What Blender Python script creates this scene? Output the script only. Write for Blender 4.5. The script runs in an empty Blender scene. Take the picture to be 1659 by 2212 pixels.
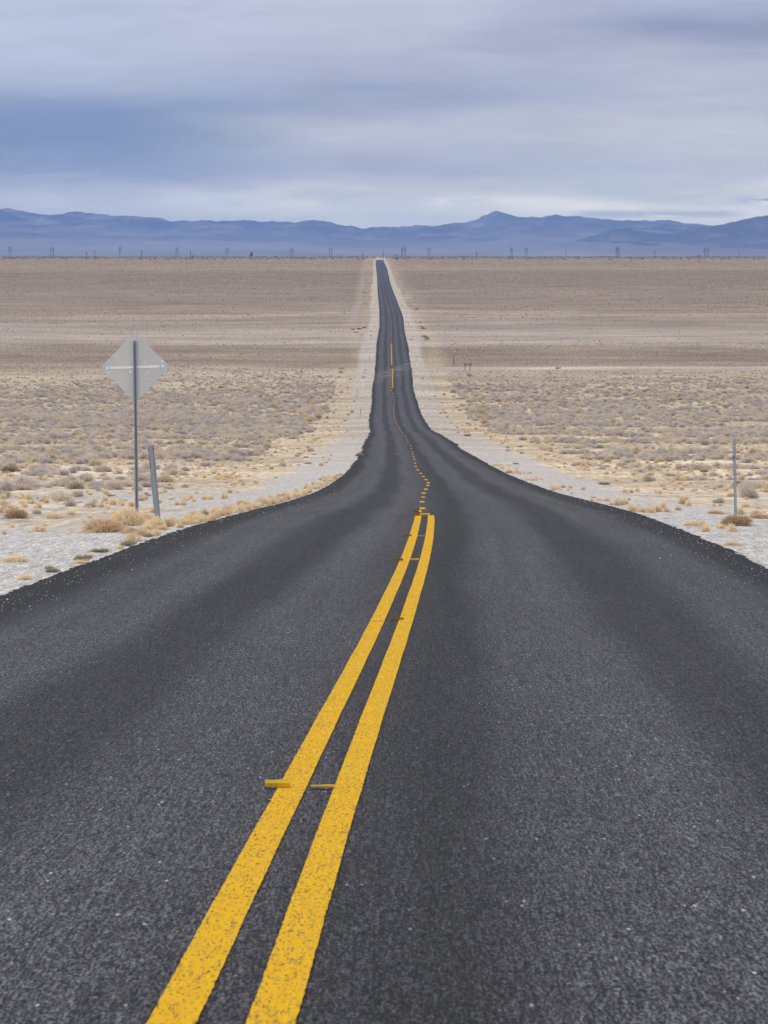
import bpy, math, random
import numpy as np

random.seed(7)
rng = np.random.default_rng(11)
R = math.radians
scene = bpy.context.scene
COL = scene.collection

# ------------------------------------------------------------------ camera, sky, sun, exposure
F = 9500.0            # focal length in the 1659 x 2212 measuring frame
CX, HY = 829.5, 551.0  # vanishing column, eye-level row
CAMZ = 30.0
cam_data = bpy.data.cameras.new('camera')
cam = bpy.data.objects.new('camera', cam_data)
COL.objects.link(cam)
cam.location = (0, 0, CAMZ)
cam.rotation_euler = (R(90), 0, 0)
cam_data.sensor_width = 36
cam_data.lens = F / 2212 * 36
cam_data.shift_y = -(1106 - HY) / 2212
cam_data.clip_start = 0.5
cam_data.clip_end = 90000
cam_data.dof.use_dof = True
cam_data.dof.focus_distance = 55
cam_data.dof.aperture_fstop = 30
scene.camera = cam

SUN_EL, SUN_AZ = R(48), R(-70)     # azimuth from +Y towards +X
sun_data = bpy.data.lights.new('sun', 'SUN')
sun_data.energy = 1.4
sun_data.angle = R(20)
sun_data.color = (1.0, 0.95, 0.88)
sun = bpy.data.objects.new('sun', sun_data)
COL.objects.link(sun)
sun.rotation_euler = (R(90) - SUN_EL, 0, math.pi - SUN_AZ)

scene.view_settings.view_transform = 'Standard'
scene.view_settings.look = 'None'
scene.view_settings.gamma = 1
scene.view_settings.exposure = 0.0
scene.cycles.max_bounces = 5
scene.cycles.diffuse_bounces = 2
scene.cycles.glossy_bounces = 1
scene.cycles.volume_bounces = 0
scene.cycles.use_denoising = True
scene.cycles.denoising_prefilter = 'ACCURATE'


HAZE_D = 4.8e-5
HAZE_C = (0.32, 0.52, 1.0)
HAZE_TOP = 325.0       # metres above the camera's datum
HC = 0.575 * np.array(HAZE_C)   # what a very deep column of this haze looks like


def s2l(c):
    c = np.asarray(c, float) / 255.0
    return np.where(c <= 0.04045, c / 12.92, ((c + 0.055) / 1.055) ** 2.4)


class NT:
    """short-hand for node trees"""
    def __init__(s, tree):
        s.t = tree
        s.n = tree.nodes
        s.l = tree.links

    def new(s, typ, **kw):
        nd = s.n.new(typ)
        for k, v in kw.items():
            setattr(nd, k, v)
        return nd

    def put(s, sock, v):
        if v is None:
            return
        if hasattr(v, 'links') or isinstance(v, bpy.types.NodeSocket):
            s.l.new(v, sock)
        else:
            sock.default_value = v

    def math(s, op, a, b=None, c=None, clamp=False):
        nd = s.new('ShaderNodeMath', operation=op, use_clamp=clamp)
        s.put(nd.inputs[0], a)
        if b is not None:
            s.put(nd.inputs[1], b)
        if c is not None:
            s.put(nd.inputs[2], c)
        return nd.outputs[0]

    def mix(s, f, a, b, blend='MIX'):
        nd = s.new('ShaderNodeMix', data_type='RGBA', blend_type=blend)
        s.put(nd.inputs['Factor'], f)
        s.put(nd.inputs[6], a if isinstance(a, bpy.types.NodeSocket) else (*a[:3], 1))
        s.put(nd.inputs[7], b if isinstance(b, bpy.types.NodeSocket) else (*b[:3], 1))
        return nd.outputs[2]

    def sstep(s, v, a, b, lo=0.0, hi=1.0):
        nd = s.new('ShaderNodeMapRange', interpolation_type='SMOOTHSTEP')
        s.put(nd.inputs[0], v)
        nd.inputs[1].default_value = a
        nd.inputs[2].default_value = b
        nd.inputs[3].default_value = lo
        nd.inputs[4].default_value = hi
        return nd.outputs[0]

    def noise(s, vec, scale, detail=3, rough=0.55, dist=0.0):
        nd = s.new('ShaderNodeTexNoise')
        s.put(nd.inputs['Vector'], vec)
        nd.inputs['Scale'].default_value = scale
        nd.inputs['Detail'].default_value = detail
        nd.inputs['Roughness'].default_value = rough
        nd.inputs['Distortion'].default_value = dist
        return nd.outputs['Fac']

    def voro(s, vec, scale, feature='F1', out='Distance'):
        nd = s.new('ShaderNodeTexVoronoi', feature=feature)
        s.put(nd.inputs['Vector'], vec)
        nd.inputs['Scale'].default_value = scale
        return nd.outputs[out]

    def scalev(s, vec, x, y, z):
        nd = s.new('ShaderNodeVectorMath', operation='MULTIPLY')
        s.put(nd.inputs[0], vec)
        nd.inputs[1].default_value = (x, y, z)
        return nd.outputs[0]

    def ramp(s, f, stops, interp='LINEAR'):
        nd = s.new('ShaderNodeValToRGB')
        cr = nd.color_ramp
        cr.interpolation = interp
        while len(cr.elements) < len(stops):
            cr.elements.new(0.5)
        for e, (p, c) in zip(cr.elements, stops):
            e.position = p
        for e, (p, c) in zip(cr.elements, stops):
            e.color = (*c[:3], 1) if hasattr(c, '__len__') else (c, c, c, 1)
        s.put(nd.inputs[0], f)
        return nd.outputs[0]


# ---- world: overcast cloud deck laid out by direction, over a Nishita sky
world = bpy.data.worlds.new('World')
scene.world = world
world.use_nodes = True
w = NT(world.node_tree)
w.n.clear()
wout = w.new('ShaderNodeOutputWorld')
bg = w.new('ShaderNodeBackground')
w.l.new(bg.outputs[0], wout.inputs[0])
sky = w.new('ShaderNodeTexSky', sky_type='NISHITA')
sky.sun_disc = False
sky.sun_elevation = SUN_EL
sky.sun_rotation = SUN_AZ
tc = w.new('ShaderNodeTexCoord')
sep = w.new('ShaderNodeSeparateXYZ')
w.l.new(tc.outputs['Generated'], sep.inputs[0])
yy = w.math('MAXIMUM', sep.outputs[1], 0.15)
uu = w.math('DIVIDE', sep.outputs[0], yy)
vv = w.math('DIVIDE', sep.outputs[2], yy)
cmb = w.new('ShaderNodeCombineXYZ')
w.put(cmb.inputs[0], uu)
w.put(cmb.inputs[1], vv)
uv = cmb.outputs[0]
st = w.scalev(uv, 16, 60, 1)
n_big = w.noise(st, 1.0, 4, 0.5, 0.3)
st2 = w.scalev(uv, 40, 260, 1)
n_fine = w.noise(st2, 1.0, 5, 0.55, 0.6)
# picture row of the direction, 0 at the eye level .. 1 at 551 rows above it
row = w.math('MULTIPLY', vv, F / 551.0)
wob = w.math('ADD', w.math('MULTIPLY', w.math('SUBTRACT', n_big, 0.5), 0.16), w.math('MULTIPLY', w.math('SUBTRACT', w.noise(w.scalev(uv, 26, 150, 1), 1.0, 4, 0.6, 0.4), 0.5), 0.13))
tilt = w.math('MULTIPLY', uu, -0.35)
rowd = w.math('ADD', row, wob)
rowt = w.math('ADD', rowd, w.math('MULTIPLY', tilt, w.sstep(row, 0.3, 0.9)))
half = w.math('MULTIPLY', rowt, 0.5)      # ramp covers up to 2 x the picture's sky height


def rows(*st):
    out = []
    for y, c in st:
        v_ = max((HY - y) / F, 0.0060)
        T_ = math.exp(-HAZE_D * min(35000.0, (HAZE_TOP - CAMZ) / v_))
        cc = (s2l(c) - (1 - T_) * HC) / T_ / 0.94
        out.append((max(0.0, (HY - y) / 551.0 * 0.5), np.clip(cc, 0.02, 3.9) / 4))
    return sorted(out, key=lambda q: q[0])


left = w.ramp(half, rows((551, (172, 188, 216)), (470, (176, 189, 215)), (425, (184, 194, 217)), (398, (166, 179, 209)), (372, (142, 160, 197)),
                         (300, (122, 146, 187)), (235, (130, 152, 191)), (200, (156, 172, 205)), (150, (176, 187, 213)), (60, (188, 197, 222)), (0, (184, 193, 219))), 'B_SPLINE')
mid = w.ramp(half, rows((551, (188, 199, 217)), (470, (188, 199, 217)), (430, (188, 197, 214)), (395, (184, 192, 211)), (365, (160, 173, 202)),
                        (300, (184, 192, 210)), (262, (184, 191, 209)), (222, (146, 161, 195)), (180, (164, 175, 203)), (100, (182, 188, 209)), (0, (192, 198, 218))), 'B_SPLINE')
right = w.ramp(half, rows((551, (206, 213, 223)), (478, (198, 207, 220)), (452, (222, 225, 229)), (425, (194, 202, 216)), (380, (174, 185, 208)),
                          (300, (194, 200, 214)), (250, (178, 187, 207)), (180, (186, 193, 212)), (120, (170, 177, 202)), (80, (138, 149, 184)), (40, (156, 165, 196)), (0, (178, 186, 212))), 'B_SPLINE')
uw = w.math('ADD', uu, w.math('MULTIPLY', w.math('SUBTRACT', n_big, 0.5), 0.05))
c1 = w.mix(w.sstep(uw, -0.068, -0.005), left, mid)
c2 = w.mix(w.sstep(uw, 0.0, 0.075), c1, right)
# soft streak contrast
stk = w.math('MULTIPLY', w.math('MULTIPLY_ADD', w.math('SUBTRACT', n_fine, 0.5), 0.36, 1.0), 4.0)
c3 = c2
vm = w.new('ShaderNodeVectorMath', operation='SCALE')
w.l.new(c3, vm.inputs[0])
w.l.new(stk, vm.inputs['Scale'])
c3 = vm.outputs[0]
# small wisps low over the right-hand range: a bright streak and a dark bank
nw = w.noise(w.scalev(uv, 75, 520, 1), 1.0, 5, 0.6, 0.5)


def bank(u0, u1, y0, y1, lo, hi, colr, src, amt):
    m1 = w.math('MULTIPLY', w.sstep(uu, (u0 - CX) / F, (u0 + 90 - CX) / F), w.sstep(uu, (u1 - 90 - CX) / F, (u1 - CX) / F, 1, 0))
    m2 = w.math('MULTIPLY', w.sstep(vv, (HY - y1) / F, (HY - (y1 + y0) / 2) / F), w.sstep(vv, (HY - (y1 + y0) / 2) / F, (HY - y0) / F, 1, 0))
    m = w.math('MULTIPLY', w.math('MULTIPLY', m1, m2), w.sstep(nw, lo, hi))
    v_ = (HY - (y0 + y1) / 2) / F
    T_ = math.exp(-HAZE_D * min(35000.0, (HAZE_TOP - CAMZ) / v_))
    return w.mix(w.math('MULTIPLY', m, amt), src, np.clip((s2l(colr) - (1 - T_) * HC) / T_ / 0.94, 0.01, 4))


c3 = bank(880, 1300, 420, 452, 0.40, 0.55, (216, 219, 230), c3, 0.9)
c3 = bank(1080, 1150, 404, 424, 0.30, 0.5, (212, 216, 229), c3, 0.9)
c3 = bank(1200, 1640, 448, 476, 0.34, 0.46, (158, 174, 202), c3, 0.75)
c3 = bank(1560, 1760, 420, 442, 0.38, 0.5, (150, 166, 200), c3, 0.9)
c3 = bank(860, 960, 240, 285, 0.42, 0.56, (142, 158, 198), c3, 0.55)
# overhead and behind: bright even cloud deck
nz = w.noise(tc.outputs['Generated'], 2.2, 4, 0.5)
over = w.mix(nz, (0.86, 0.90, 1.0), (1.25, 1.26, 1.30))
hi = w.sstep(sep.outputs[2], 0.09, 0.35)
back = w.sstep(sep.outputs[1], 0.55, 0.9, 1, 0)
fac = w.math('MAXIMUM', hi, back)
clouds = w.mix(fac, c3, over)
skys = w.new('ShaderNodeVectorMath', operation='SCALE')
w.l.new(sky.outputs[0], skys.inputs[0])
skys.inputs['Scale'].default_value = 0.1
final = w.mix(0.94, skys.outputs[0], clouds)
w.l.new(final, bg.inputs[0])
bg.inputs[1].default_value = 0.95


# ------------------------------------------------------------------ helpers
def tsoil(c, Y):
    """surface colour that reads as c at distance Y through the haze under this light"""
    T_ = np.exp(-HAZE_D * np.asarray(Y, float))[..., None]
    return np.clip((s2l(c) - (1 - T_) * HC) / T_ / np.array([1.27, 1.31, 1.38]), 0.02, 0.8)


def tag(o, label=None, cat=None, group=None, kind=None):
    if label:
        o['label'] = label
    if cat:
        o['category'] = cat
    if group:
        o['group'] = group
    if kind:
        o['kind'] = kind
    return o


def mesh_obj(name, verts, faces, mat, parent=None, smooth=False):
    me = bpy.data.meshes.new(name)
    me.from_pydata([tuple(v) for v in verts], [], [tuple(f) for f in faces])
    me.update()
    if smooth:
        me.polygons.foreach_set('use_smooth', [True] * len(me.polygons))
    if mat:
        me.materials.append(mat)
    o = bpy.data.objects.new(name, me)
    COL.objects.link(o)
    if parent:
        o.parent = parent
    return o


def np_mesh(name, verts, faces, mat, parent=None, smooth=False):
    """verts (n,3), faces (m,k) arrays"""
    verts = np.ascontiguousarray(verts, np.float32)
    faces = np.ascontiguousarray(faces, np.int32)
    k = faces.shape[1]
    me = bpy.data.meshes.new(name)
    me.vertices.add(len(verts))
    me.vertices.foreach_set('co', verts.ravel())
    me.loops.add(faces.size)
    me.loops.foreach_set('vertex_index', faces.ravel())
    me.polygons.add(len(faces))
    me.polygons.foreach_set('loop_start', np.arange(0, faces.size, k, dtype=np.int32))
    if smooth:
        me.polygons.foreach_set('use_smooth', np.ones(len(faces), bool))
    me.update(calc_edges=True)
    me.validate()
    if mat:
        me.materials.append(mat)
    o = bpy.data.objects.new(name, me)
    COL.objects.link(o)
    if parent:
        o.parent = parent
    return o


def empty(name, loc, rot=(0, 0, 0)):
    o = bpy.data.objects.new(name, None)
    o.empty_display_size = 0.2
    COL.objects.link(o)
    o.location = loc
    o.rotation_euler = rot
    return o


class MB:
    def __init__(s):
        s.v = []
        s.f = []

    def box(s, c, d, rot=0.0):
        """centre c, full size d, rotated about Y by rot"""
        i = len(s.v)
        ca, sa = math.cos(rot), math.sin(rot)
        for sx in (-1, 1):
            for sy in (-1, 1):
                for sz in (-1, 1):
                    x, y, z = sx * d[0] / 2, sy * d[1] / 2, sz * d[2] / 2
                    s.v.append((c[0] + x * ca + z * sa, c[1] + y, c[2] - x * sa + z * ca))
        for q in ((0, 1, 3, 2), (4, 6, 7, 5), (0, 4, 5, 1), (2, 3, 7, 6), (0, 2, 6, 4), (1, 5, 7, 3)):
            s.f.append(tuple(i + k for k in q))
        return s

    def tube(s, p0, p1, r0, r1=None, n=8):
        r1 = r0 if r1 is None else r1
        p0, p1 = np.array(p0, float), np.array(p1, float)
        d = (p1 - p0) / np.linalg.norm(p1 - p0)
        a = np.cross(d, (0, 1, 0) if abs(d[1]) < 0.9 else (1, 0, 0))
        a /= np.linalg.norm(a)
        b = np.cross(d, a)
        i = len(s.v)
        for p, r in ((p0, r0), (p1, r1)):
            for k in range(n):
                t = 2 * math.pi * k / n
                s.v.append(tuple(p + r * (math.cos(t) * a + math.sin(t) * b)))
        for k in range(n):
            s.f.append((i + k, i + (k + 1) % n, i + n + (k + 1) % n, i + n + k))
        s.f.append(tuple(i + k for k in range(n))[::-1])
        s.f.append(tuple(i + n + k for k in range(n)))
        return s

    def prism(s, pts, y0, y1):
        """outline pts (x,z) extruded along y"""
        i = len(s.v)
        n = len(pts)
        for y in (y0, y1):
            for x, z in pts:
                s.v.append((x, y, z))
        for k in range(n):
            s.f.append((i + k, i + (k + 1) % n, i + n + (k + 1) % n, i + n + k))
        s.f.append(tuple(i + k for k in range(n))[::-1])
        s.f.append(tuple(i + n + k for k in range(n)))
        return s

    def extr(s, pts, z0, z1):
        """outline pts (x,y) extruded along z"""
        i = len(s.v)
        n = len(pts)
        for z in (z0, z1):
            for x, y in pts:
                s.v.append((x, y, z))
        for k in range(n):
            s.f.append((i + k, i + (k + 1) % n, i + n + (k + 1) % n, i + n + k))
        s.f.append(tuple(i + k for k in range(n))[::-1])
        s.f.append(tuple(i + n + k for k in range(n)))
        return s

    def build(s, name, mat, parent=None):
        return mesh_obj(name, s.v, s.f, mat, parent)


def pchip(x, xp, fp):
    x = np.asarray(x, float)
    xp = np.asarray(xp, float)
    fp = np.asarray(fp, float)
    h = np.diff(xp)
    dl = np.diff(fp) / h
    m = np.zeros_like(fp)
    for i in range(1, len(fp) - 1):
        if dl[i - 1] * dl[i] > 0:
            w1, w2 = 2 * h[i] + h[i - 1], h[i] + 2 * h[i - 1]
            m[i] = (w1 + w2) / (w1 / dl[i - 1] + w2 / dl[i])
    m[0], m[-1] = dl[0], dl[-1]
    xc = np.clip(x, xp[0], xp[-1])
    i = np.clip(np.searchsorted(xp, xc, side='right') - 1, 0, len(xp) - 2)
    t = (xc - xp[i]) / h[i]
    return ((2 * t ** 3 - 3 * t ** 2 + 1) * fp[i] + (t ** 3 - 2 * t ** 2 + t) * h[i] * m[i]
            + (-2 * t ** 3 + 3 * t ** 2) * fp[i + 1] + (t ** 3 - t ** 2) * h[i] * m[i + 1])


def _hash(ix, iy, seed):
    n = (ix.astype(np.int64) * 374761393 + iy.astype(np.int64) * 668265263 + seed * 1442695041) & 0xffffffff
    n = ((n ^ (n >> 13)) * 1274126177) & 0xffffffff
    n = (n ^ (n >> 16)) & 0xffffffff
    return n / 4294967295.0


def vnoise(x, y, seed=0):
    x = np.asarray(x, float)
    y = np.asarray(y, float)
    x, y = np.broadcast_arrays(x, y)
    ix, iy = np.floor(x), np.floor(y)
    fx, fy = x - ix, y - iy
    fx = fx * fx * (3 - 2 * fx)
    fy = fy * fy * (3 - 2 * fy)
    ix = ix.astype(np.int64)
    iy = iy.astype(np.int64)
    a, b = _hash(ix, iy, seed), _hash(ix + 1, iy, seed)
    c, d = _hash(ix, iy + 1, seed), _hash(ix + 1, iy + 1, seed)
    return (a * (1 - fx) + b * fx) * (1 - fy) + (c * (1 - fx) + d * fx) * fy


def fbm(x, y, seed=0, oct=4):
    s_, a, t = 0, 1.0, 0
    for k in range(oct):
        s_ = s_ + a * vnoise(np.asarray(x) * 2 ** k, np.asarray(y) * 2 ** k, seed + 17 * k)
        t += a
        a *= 0.5
    return s_ / t


def sst(a, b, x):
    t = np.clip((np.asarray(x, float) - a) / (b - a), 0, 1)
    return t * t * (3 - 2 * t)


# ------------------------------------------------------------------ the lie of the land
# picture row -> scale (rows per metre) on the road, measured from its 7 m width
ROWS = [(2212, 1022), (1697, 574), (1337, 290), (1210, 203), (1164, 172), (1113, 131), (1079.5, 94), (1064, 78), (1044, 64),
        (1022, 52), (958, 28.4), (937, 22.3), (905, 17.5), (880, 15.1), (843, 13.3), (810, 12.0), (779, 10.9), (743.5, 9.85),
        (706, 8.05), (680, 7.15), (640, 5.5), (601, 3.85), (562, 2.27)]
_z = [F / s for y, s in ROWS]
_h = [(y - HY) / s for y, s in ROWS]
_z = [-60.0, 0.0] + _z + [4700, 5500, 6500, 7600, 8200, 10000, 14000]
_h = [-1.2, 1.2] + _h + [3.9, 3.35, 2.9, 2.55, 4.0, 45, 70]


def drop(Y):
    return pchip(Y, _z, _h)


_zt = np.geomspace(8, 7600, 4000)
_yt = HY + F * drop(_zt) / _zt


def row2z(y):
    return float(np.interp(-y, -_yt, _zt))


def z2row(Y):
    return np.interp(Y, _zt, _yt)


LEFT = [(0, 1279), (133, 1222), (222, 1204), (311, 1164), (400, 1135), (489, 1113), (578, 1093), (622, 1079.5), (667, 1064), (711, 1044),
        (740, 1021.7), (774, 981), (783.5, 957.8), (790, 947), (796, 936), (796, 920.5), (796, 905), (799, 889), (802, 870), (802, 844), (807.7, 810.7),
        (810.5, 779), (812.4, 743.5), (818.5, 706), (819, 680), (816, 639), (814.3, 601.6), (812.4, 562.4)]
RIGHT = [(828.2, 561.5), (837.6, 584.8), (845, 616.5), (855.3, 642.7), (864.7, 667), (872, 689), (876, 721), (881.5, 743.5), (885, 765.8),
         (889, 790), (891.7, 810.7), (894.5, 840.5), (903.9, 870.4), (915, 900), (931.9, 926.4), (961.7, 942), (987.9, 958.5), (999.7, 970.4),
         (1032.2, 987.4), (1077, 1012.8), (1143.8, 1039.5), (1210.5, 1064), (1277, 1079.5), (1343.8, 1097.3), (1410.5, 1115), (1455, 1132.8),
         (1521.6, 1155), (1588, 1186), (1659, 1217)]
lz = [(row2z(y), (x - CX) / F * row2z(y)) for x, y in LEFT]
rz_ = [(row2z(y), (x - CX) / F * row2z(y)) for x, y in RIGHT]
lz = sorted([q for q in lz if q[0] > 190] + [(-60, -4.6), (9, -3.75), (25, -3.55), (38, -3.36), (47.7, -3.16), (55, -3.0), (63.4, -2.84), (72.5, -2.61), (86.4, -2.36), (101, -2.2), (122, -2.05), (148, -1.87), (183, -1.70), (7600, -6.8)])
rz_ = sorted([q for q in rz_ if q[0] > 210] + [(-60, 2.5), (9, 3.35), (25, 3.68), (45.7, 3.99), (57.4, 4.15), (71.5, 4.35), (82.6, 4.5), (101, 4.73), (121.8, 4.9), (155, 5.08), (198, 5.2), (7600, 1.0)])
# keep the pavement near seven metres where the measured edges disagree
XL = lambda Y: pchip(Y, [a for a, b in lz], [b for a, b in lz])
XR = lambda Y: pchip(Y, [a for a, b in rz_], [b for a, b in rz_])
XC = lambda Y: (XL(Y) + XR(Y)) / 2


def relief(X, Y):
    off = np.maximum(XL(Y) - X, X - XR(Y))
    k = sst(2.0, 9.0, off)
    r = (fbm(X / 9, Y / 9, 3, 2) - 0.5) * 0.30 * k * sst(30, 90, Y) * sst(650, 250, Y)
    r = r + (fbm(X / 55, Y / 90, 5, 2) - 0.5) * 0.9 * sst(8, 40, off) * sst(250, 600, Y)
    shoulder = -0.018 - 0.10 * sst(0.3, 3.5, off)
    return np.where(off > -0.4, r + shoulder, -0.12)


def ground(X, Y):
    return CAMZ - drop(Y) + relief(X, Y)


def at(px, py):
    """ground point seen at picture position (px, py)"""
    z = row2z(py)
    X = (px - CX) / F * z
    for _ in range(6):
        low = -float(relief(np.array([X]), np.array([z]))[0])
        z = 0.5 * z + 0.5 * row2z(py - F * low / z)
        X = (px - CX) / F * z
    return X, z, float(ground(np.array([X]), np.array([z]))[0])


# ------------------------------------------------------------------ materials
def new_mat(name):
    m = bpy.data.materials.new(name)
    m.use_nodes = True
    t = NT(m.node_tree)
    b = t.n['Principled BSDF']
    return m, t, b


def simple(name, col, rough=0.7, metal=0.0, var=0.15, scale=6.0, bump=0.0):
    m, t, b = new_mat(name)
    tcn = t.new('ShaderNodeTexCoord')
    n = t.noise(tcn.outputs['Object'], scale, 4)
    k = t.math('MULTIPLY_ADD', n, 2 * var, 1 - var)
    v = t.new('ShaderNodeVectorMath', operation='SCALE')
    v.inputs[0].default_value = col
    t.l.new(k, v.inputs['Scale'])
    t.l.new(v.outputs[0], b.inputs['Base Color'])
    b.inputs['Roughness'].default_value = rough
    b.inputs['Metallic'].default_value = metal
    b.inputs['Specular IOR Level'].default_value = 0.3
    if bump:
        bp = t.new('ShaderNodeBump')
        bp.inputs['Strength'].default_value = bump
        bp.inputs['Distance'].default_value = 0.003
        t.l.new(n, bp.inputs['Height'])
        t.l.new(bp.outputs[0], b.inputs['Normal'])
    return m


def asphalt_nodes(t, pos, dark=1.0):
    """fine aggregate look shared by the road and the worn gaps in its paint"""
    grain = t.noise(pos, 100, 3, 0.7)
    g2 = t.noise(t.scalev(pos, 150, 20, 30), 1.0, 2, 0.65)
    g3 = t.noise(t.scalev(pos, 105, 6, 10), 1.0, 2, 0.6)
    g4 = t.noise(t.scalev(pos, 60, 1.3, 4), 1.0, 2, 0.6)
    vor = t.new('ShaderNodeTexVoronoi')
    t.put(vor.inputs['Vector'], pos)
    vor.inputs['Scale'].default_value = 75
    sepc = t.new('ShaderNodeSeparateColor')
    t.l.new(vor.outputs['Color'], sepc.inputs[0])
    chip = sepc.outputs[0]
    base = t.ramp(grain, [(0.30, (0.006, 0.006, 0.007)), (0.46, (0.026, 0.026, 0.029)), (0.6, (0.070, 0.069, 0.075)), (0.74, (0.19, 0.187, 0.195))])
    base = t.mix(t.math('MULTIPLY', t.sstep(chip, 0.35, 0.95), 0.35), base, (0.115, 0.113, 0.122))
    k = t.sstep(g2, 0.38, 0.62, 0.22, 1.95)
    k = t.math('MULTIPLY', k, t.sstep(g3, 0.36, 0.64, 0.55, 1.45))
    k = t.math('MULTIPLY', k, t.sstep(g4, 0.34, 0.66, 0.84, 1.16))
    v = t.new('ShaderNodeVectorMath', operation='SCALE')
    t.l.new(base, v.inputs[0])
    t.l.new(k, v.inputs['Scale'])
    base = v.outputs[0]
    # scattered pale stones
    for sc_, vec, thr, rad in ((26, pos, 0.95, 0.15), (1.0, t.scalev(pos, 45, 8.0, 5), 0.975, 0.22)):
        v2 = t.new('ShaderNodeTexVoronoi')
        t.put(v2.inputs['Vector'], vec)
        v2.inputs['Scale'].default_value = sc_
        s2 = t.new('ShaderNodeSeparateColor')
        t.l.new(v2.outputs['Color'], s2.inputs[0])
        stone = t.math('MULTIPLY', t.math('LESS_THAN', v2.outputs['Distance'], rad), t.math('GREATER_THAN', s2.outputs[1], thr))
        base = t.mix(stone, base, (0.38, 0.375, 0.37))
    return base, grain


def road_mat():
    m, t, b = new_mat('asphalt')
    g = t.new('ShaderNodeNewGeometry')
    pos = g.outputs['Position']
    uvn = t.new('ShaderNodeUVMap')
    uvn.uv_map = 'UVMap'
    sp = t.new('ShaderNodeSeparateXYZ')
    t.l.new(uvn.outputs[0], sp.inputs[0])
    U, V = sp.outputs[0], sp.outputs[1]      # metres from the centre (scaled to 3.5), metres along
    cb = t.new('ShaderNodeCombineXYZ')
    t.put(cb.inputs[0], t.math('MULTIPLY', U, 0.5))
    t.put(cb.inputs[1], t.math('MULTIPLY', V, 0.035))
    wobn = t.noise(cb.outputs[0], 1.0, 4, 0.6)
    Ud = t.math('ADD', U, t.math('MULTIPLY', t.math('SUBTRACT', wobn, 0.5), 0.75))
    u01 = t.math('MULTIPLY_ADD', Ud, 1 / 7.2, 0.5)
    P = lambda d: d / 7.2 + 0.5
    tracks = t.ramp(u01, [(0.0, 0.12), (P(-3.1), 0.17), (P(-2.6), 0.52), (P(-2.05), 0.58), (P(-1.6), 0.27), (P(-1.3), 0.27), (P(-0.85), 0.58), (P(-0.4), 0.46),
                          (P(-0.05), 0.30), (P(0.32), 0.23), (P(0.7), 0.52), (P(1.15), 0.56), (P(1.6), 0.27), (P(1.9), 0.29), (P(2.3), 0.58), (P(2.7), 0.50),
                          (P(3.1), 0.17), (1.0, 0.12)], 'EASE')
    base, grain = asphalt_nodes(t, pos)
    cb2 = t.new('ShaderNodeCombineXYZ')
    t.put(cb2.inputs[0], t.math('MULTIPLY', U, 0.7))
    t.put(cb2.inputs[1], t.math('MULTIPLY', V, 0.12))
    patch = t.noise(cb2.outputs[0], 1.0, 4)
    k = t.math('MULTIPLY', tracks, t.math('MULTIPLY_ADD', patch, 0.8, 1.45))
    # faint crosswise screed lines
    cb3 = t.new('ShaderNodeCombineXYZ')
    t.put(cb3.inputs[0], t.math('MULTIPLY', U, 0.35))
    t.put(cb3.inputs[1], t.math('MULTIPLY', V, 9.0))
    scr = t.noise(cb3.outputs[0], 1.0, 2)
    k = t.math('MULTIPLY', k, t.math('MULTIPLY_ADD', scr, 0.24, 0.88))
    cb5 = t.new('ShaderNodeCombineXYZ')
    t.put(cb5.inputs[0], t.math('MULTIPLY', Ud, 3.2))
    t.put(cb5.inputs[1], t.math('MULTIPLY', V, 0.03))
    k = t.math('MULTIPLY', k, t.sstep(t.noise(cb5.outputs[0], 1.0, 4, 0.6), 0.3, 0.7, 0.90, 1.14))
    v = t.new('ShaderNodeVectorMath', operation='SCALE')
    t.l.new(base, v.inputs[0])
    t.l.new(k, v.inputs['Scale'])
    # pale grit dragged across from the gravel side road
    wide = t.math('ADD', V, t.math('MULTIPLY', U, -10.0))
    dm = t.math('MULTIPLY', t.sstep(wide, 765, 800), t.sstep(wide, 822, 842, 1, 0))
    cb4 = t.new('ShaderNodeCombineXYZ')
    t.put(cb4.inputs[0], t.math('MULTIPLY', U, 0.5))
    t.put(cb4.inputs[1], t.math('MULTIPLY', wide, 0.13))
    dn = t.noise(cb4.outputs[0], 1.0, 4, 0.65)
    dm = t.math('MULTIPLY', dm, t.sstep(dn, 0.38, 0.74, 0.0, 0.30))
    tnt = t.mix(1.0, v.outputs[0], (1.05, 1.03, 1.06), 'MULTIPLY')
    colr = t.mix(dm, tnt, (0.42, 0.40, 0.37))
    # loose pale grit strewn along both edges
    ge = t.sstep(t.math('ABSOLUTE', U), 2.6, 3.5)
    gr = t.math('MULTIPLY', ge, t.math('LESS_THAN', t.voro(pos, 30), 0.13))
    v3 = t.new('ShaderNodeTexVoronoi')
    t.put(v3.inputs['Vector'], pos)
    v3.inputs['Scale'].default_value = 30
    s3 = t.new('ShaderNodeSeparateColor')
    t.l.new(v3.outputs['Color'], s3.inputs[0])
    gr = t.math('MULTIPLY', gr, t.math('GREATER_THAN', s3.outputs[0], 0.82))
    colr = t.mix(gr, colr, (0.34, 0.33, 0.32))
    t.l.new(colr, b.inputs['Base Color'])
    b.inputs['Roughness'].default_value = 0.82
    b.inputs['Specular IOR Level'].default_value = 0.12
    bp = t.new('ShaderNodeBump')
    bp.inputs['Strength'].default_value = 0.7
    bp.inputs['Distance'].default_value = 0.006
    t.l.new(grain, bp.inputs['Height'])
    t.l.new(bp.outputs[0], b.inputs['Normal'])
    return m


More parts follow.
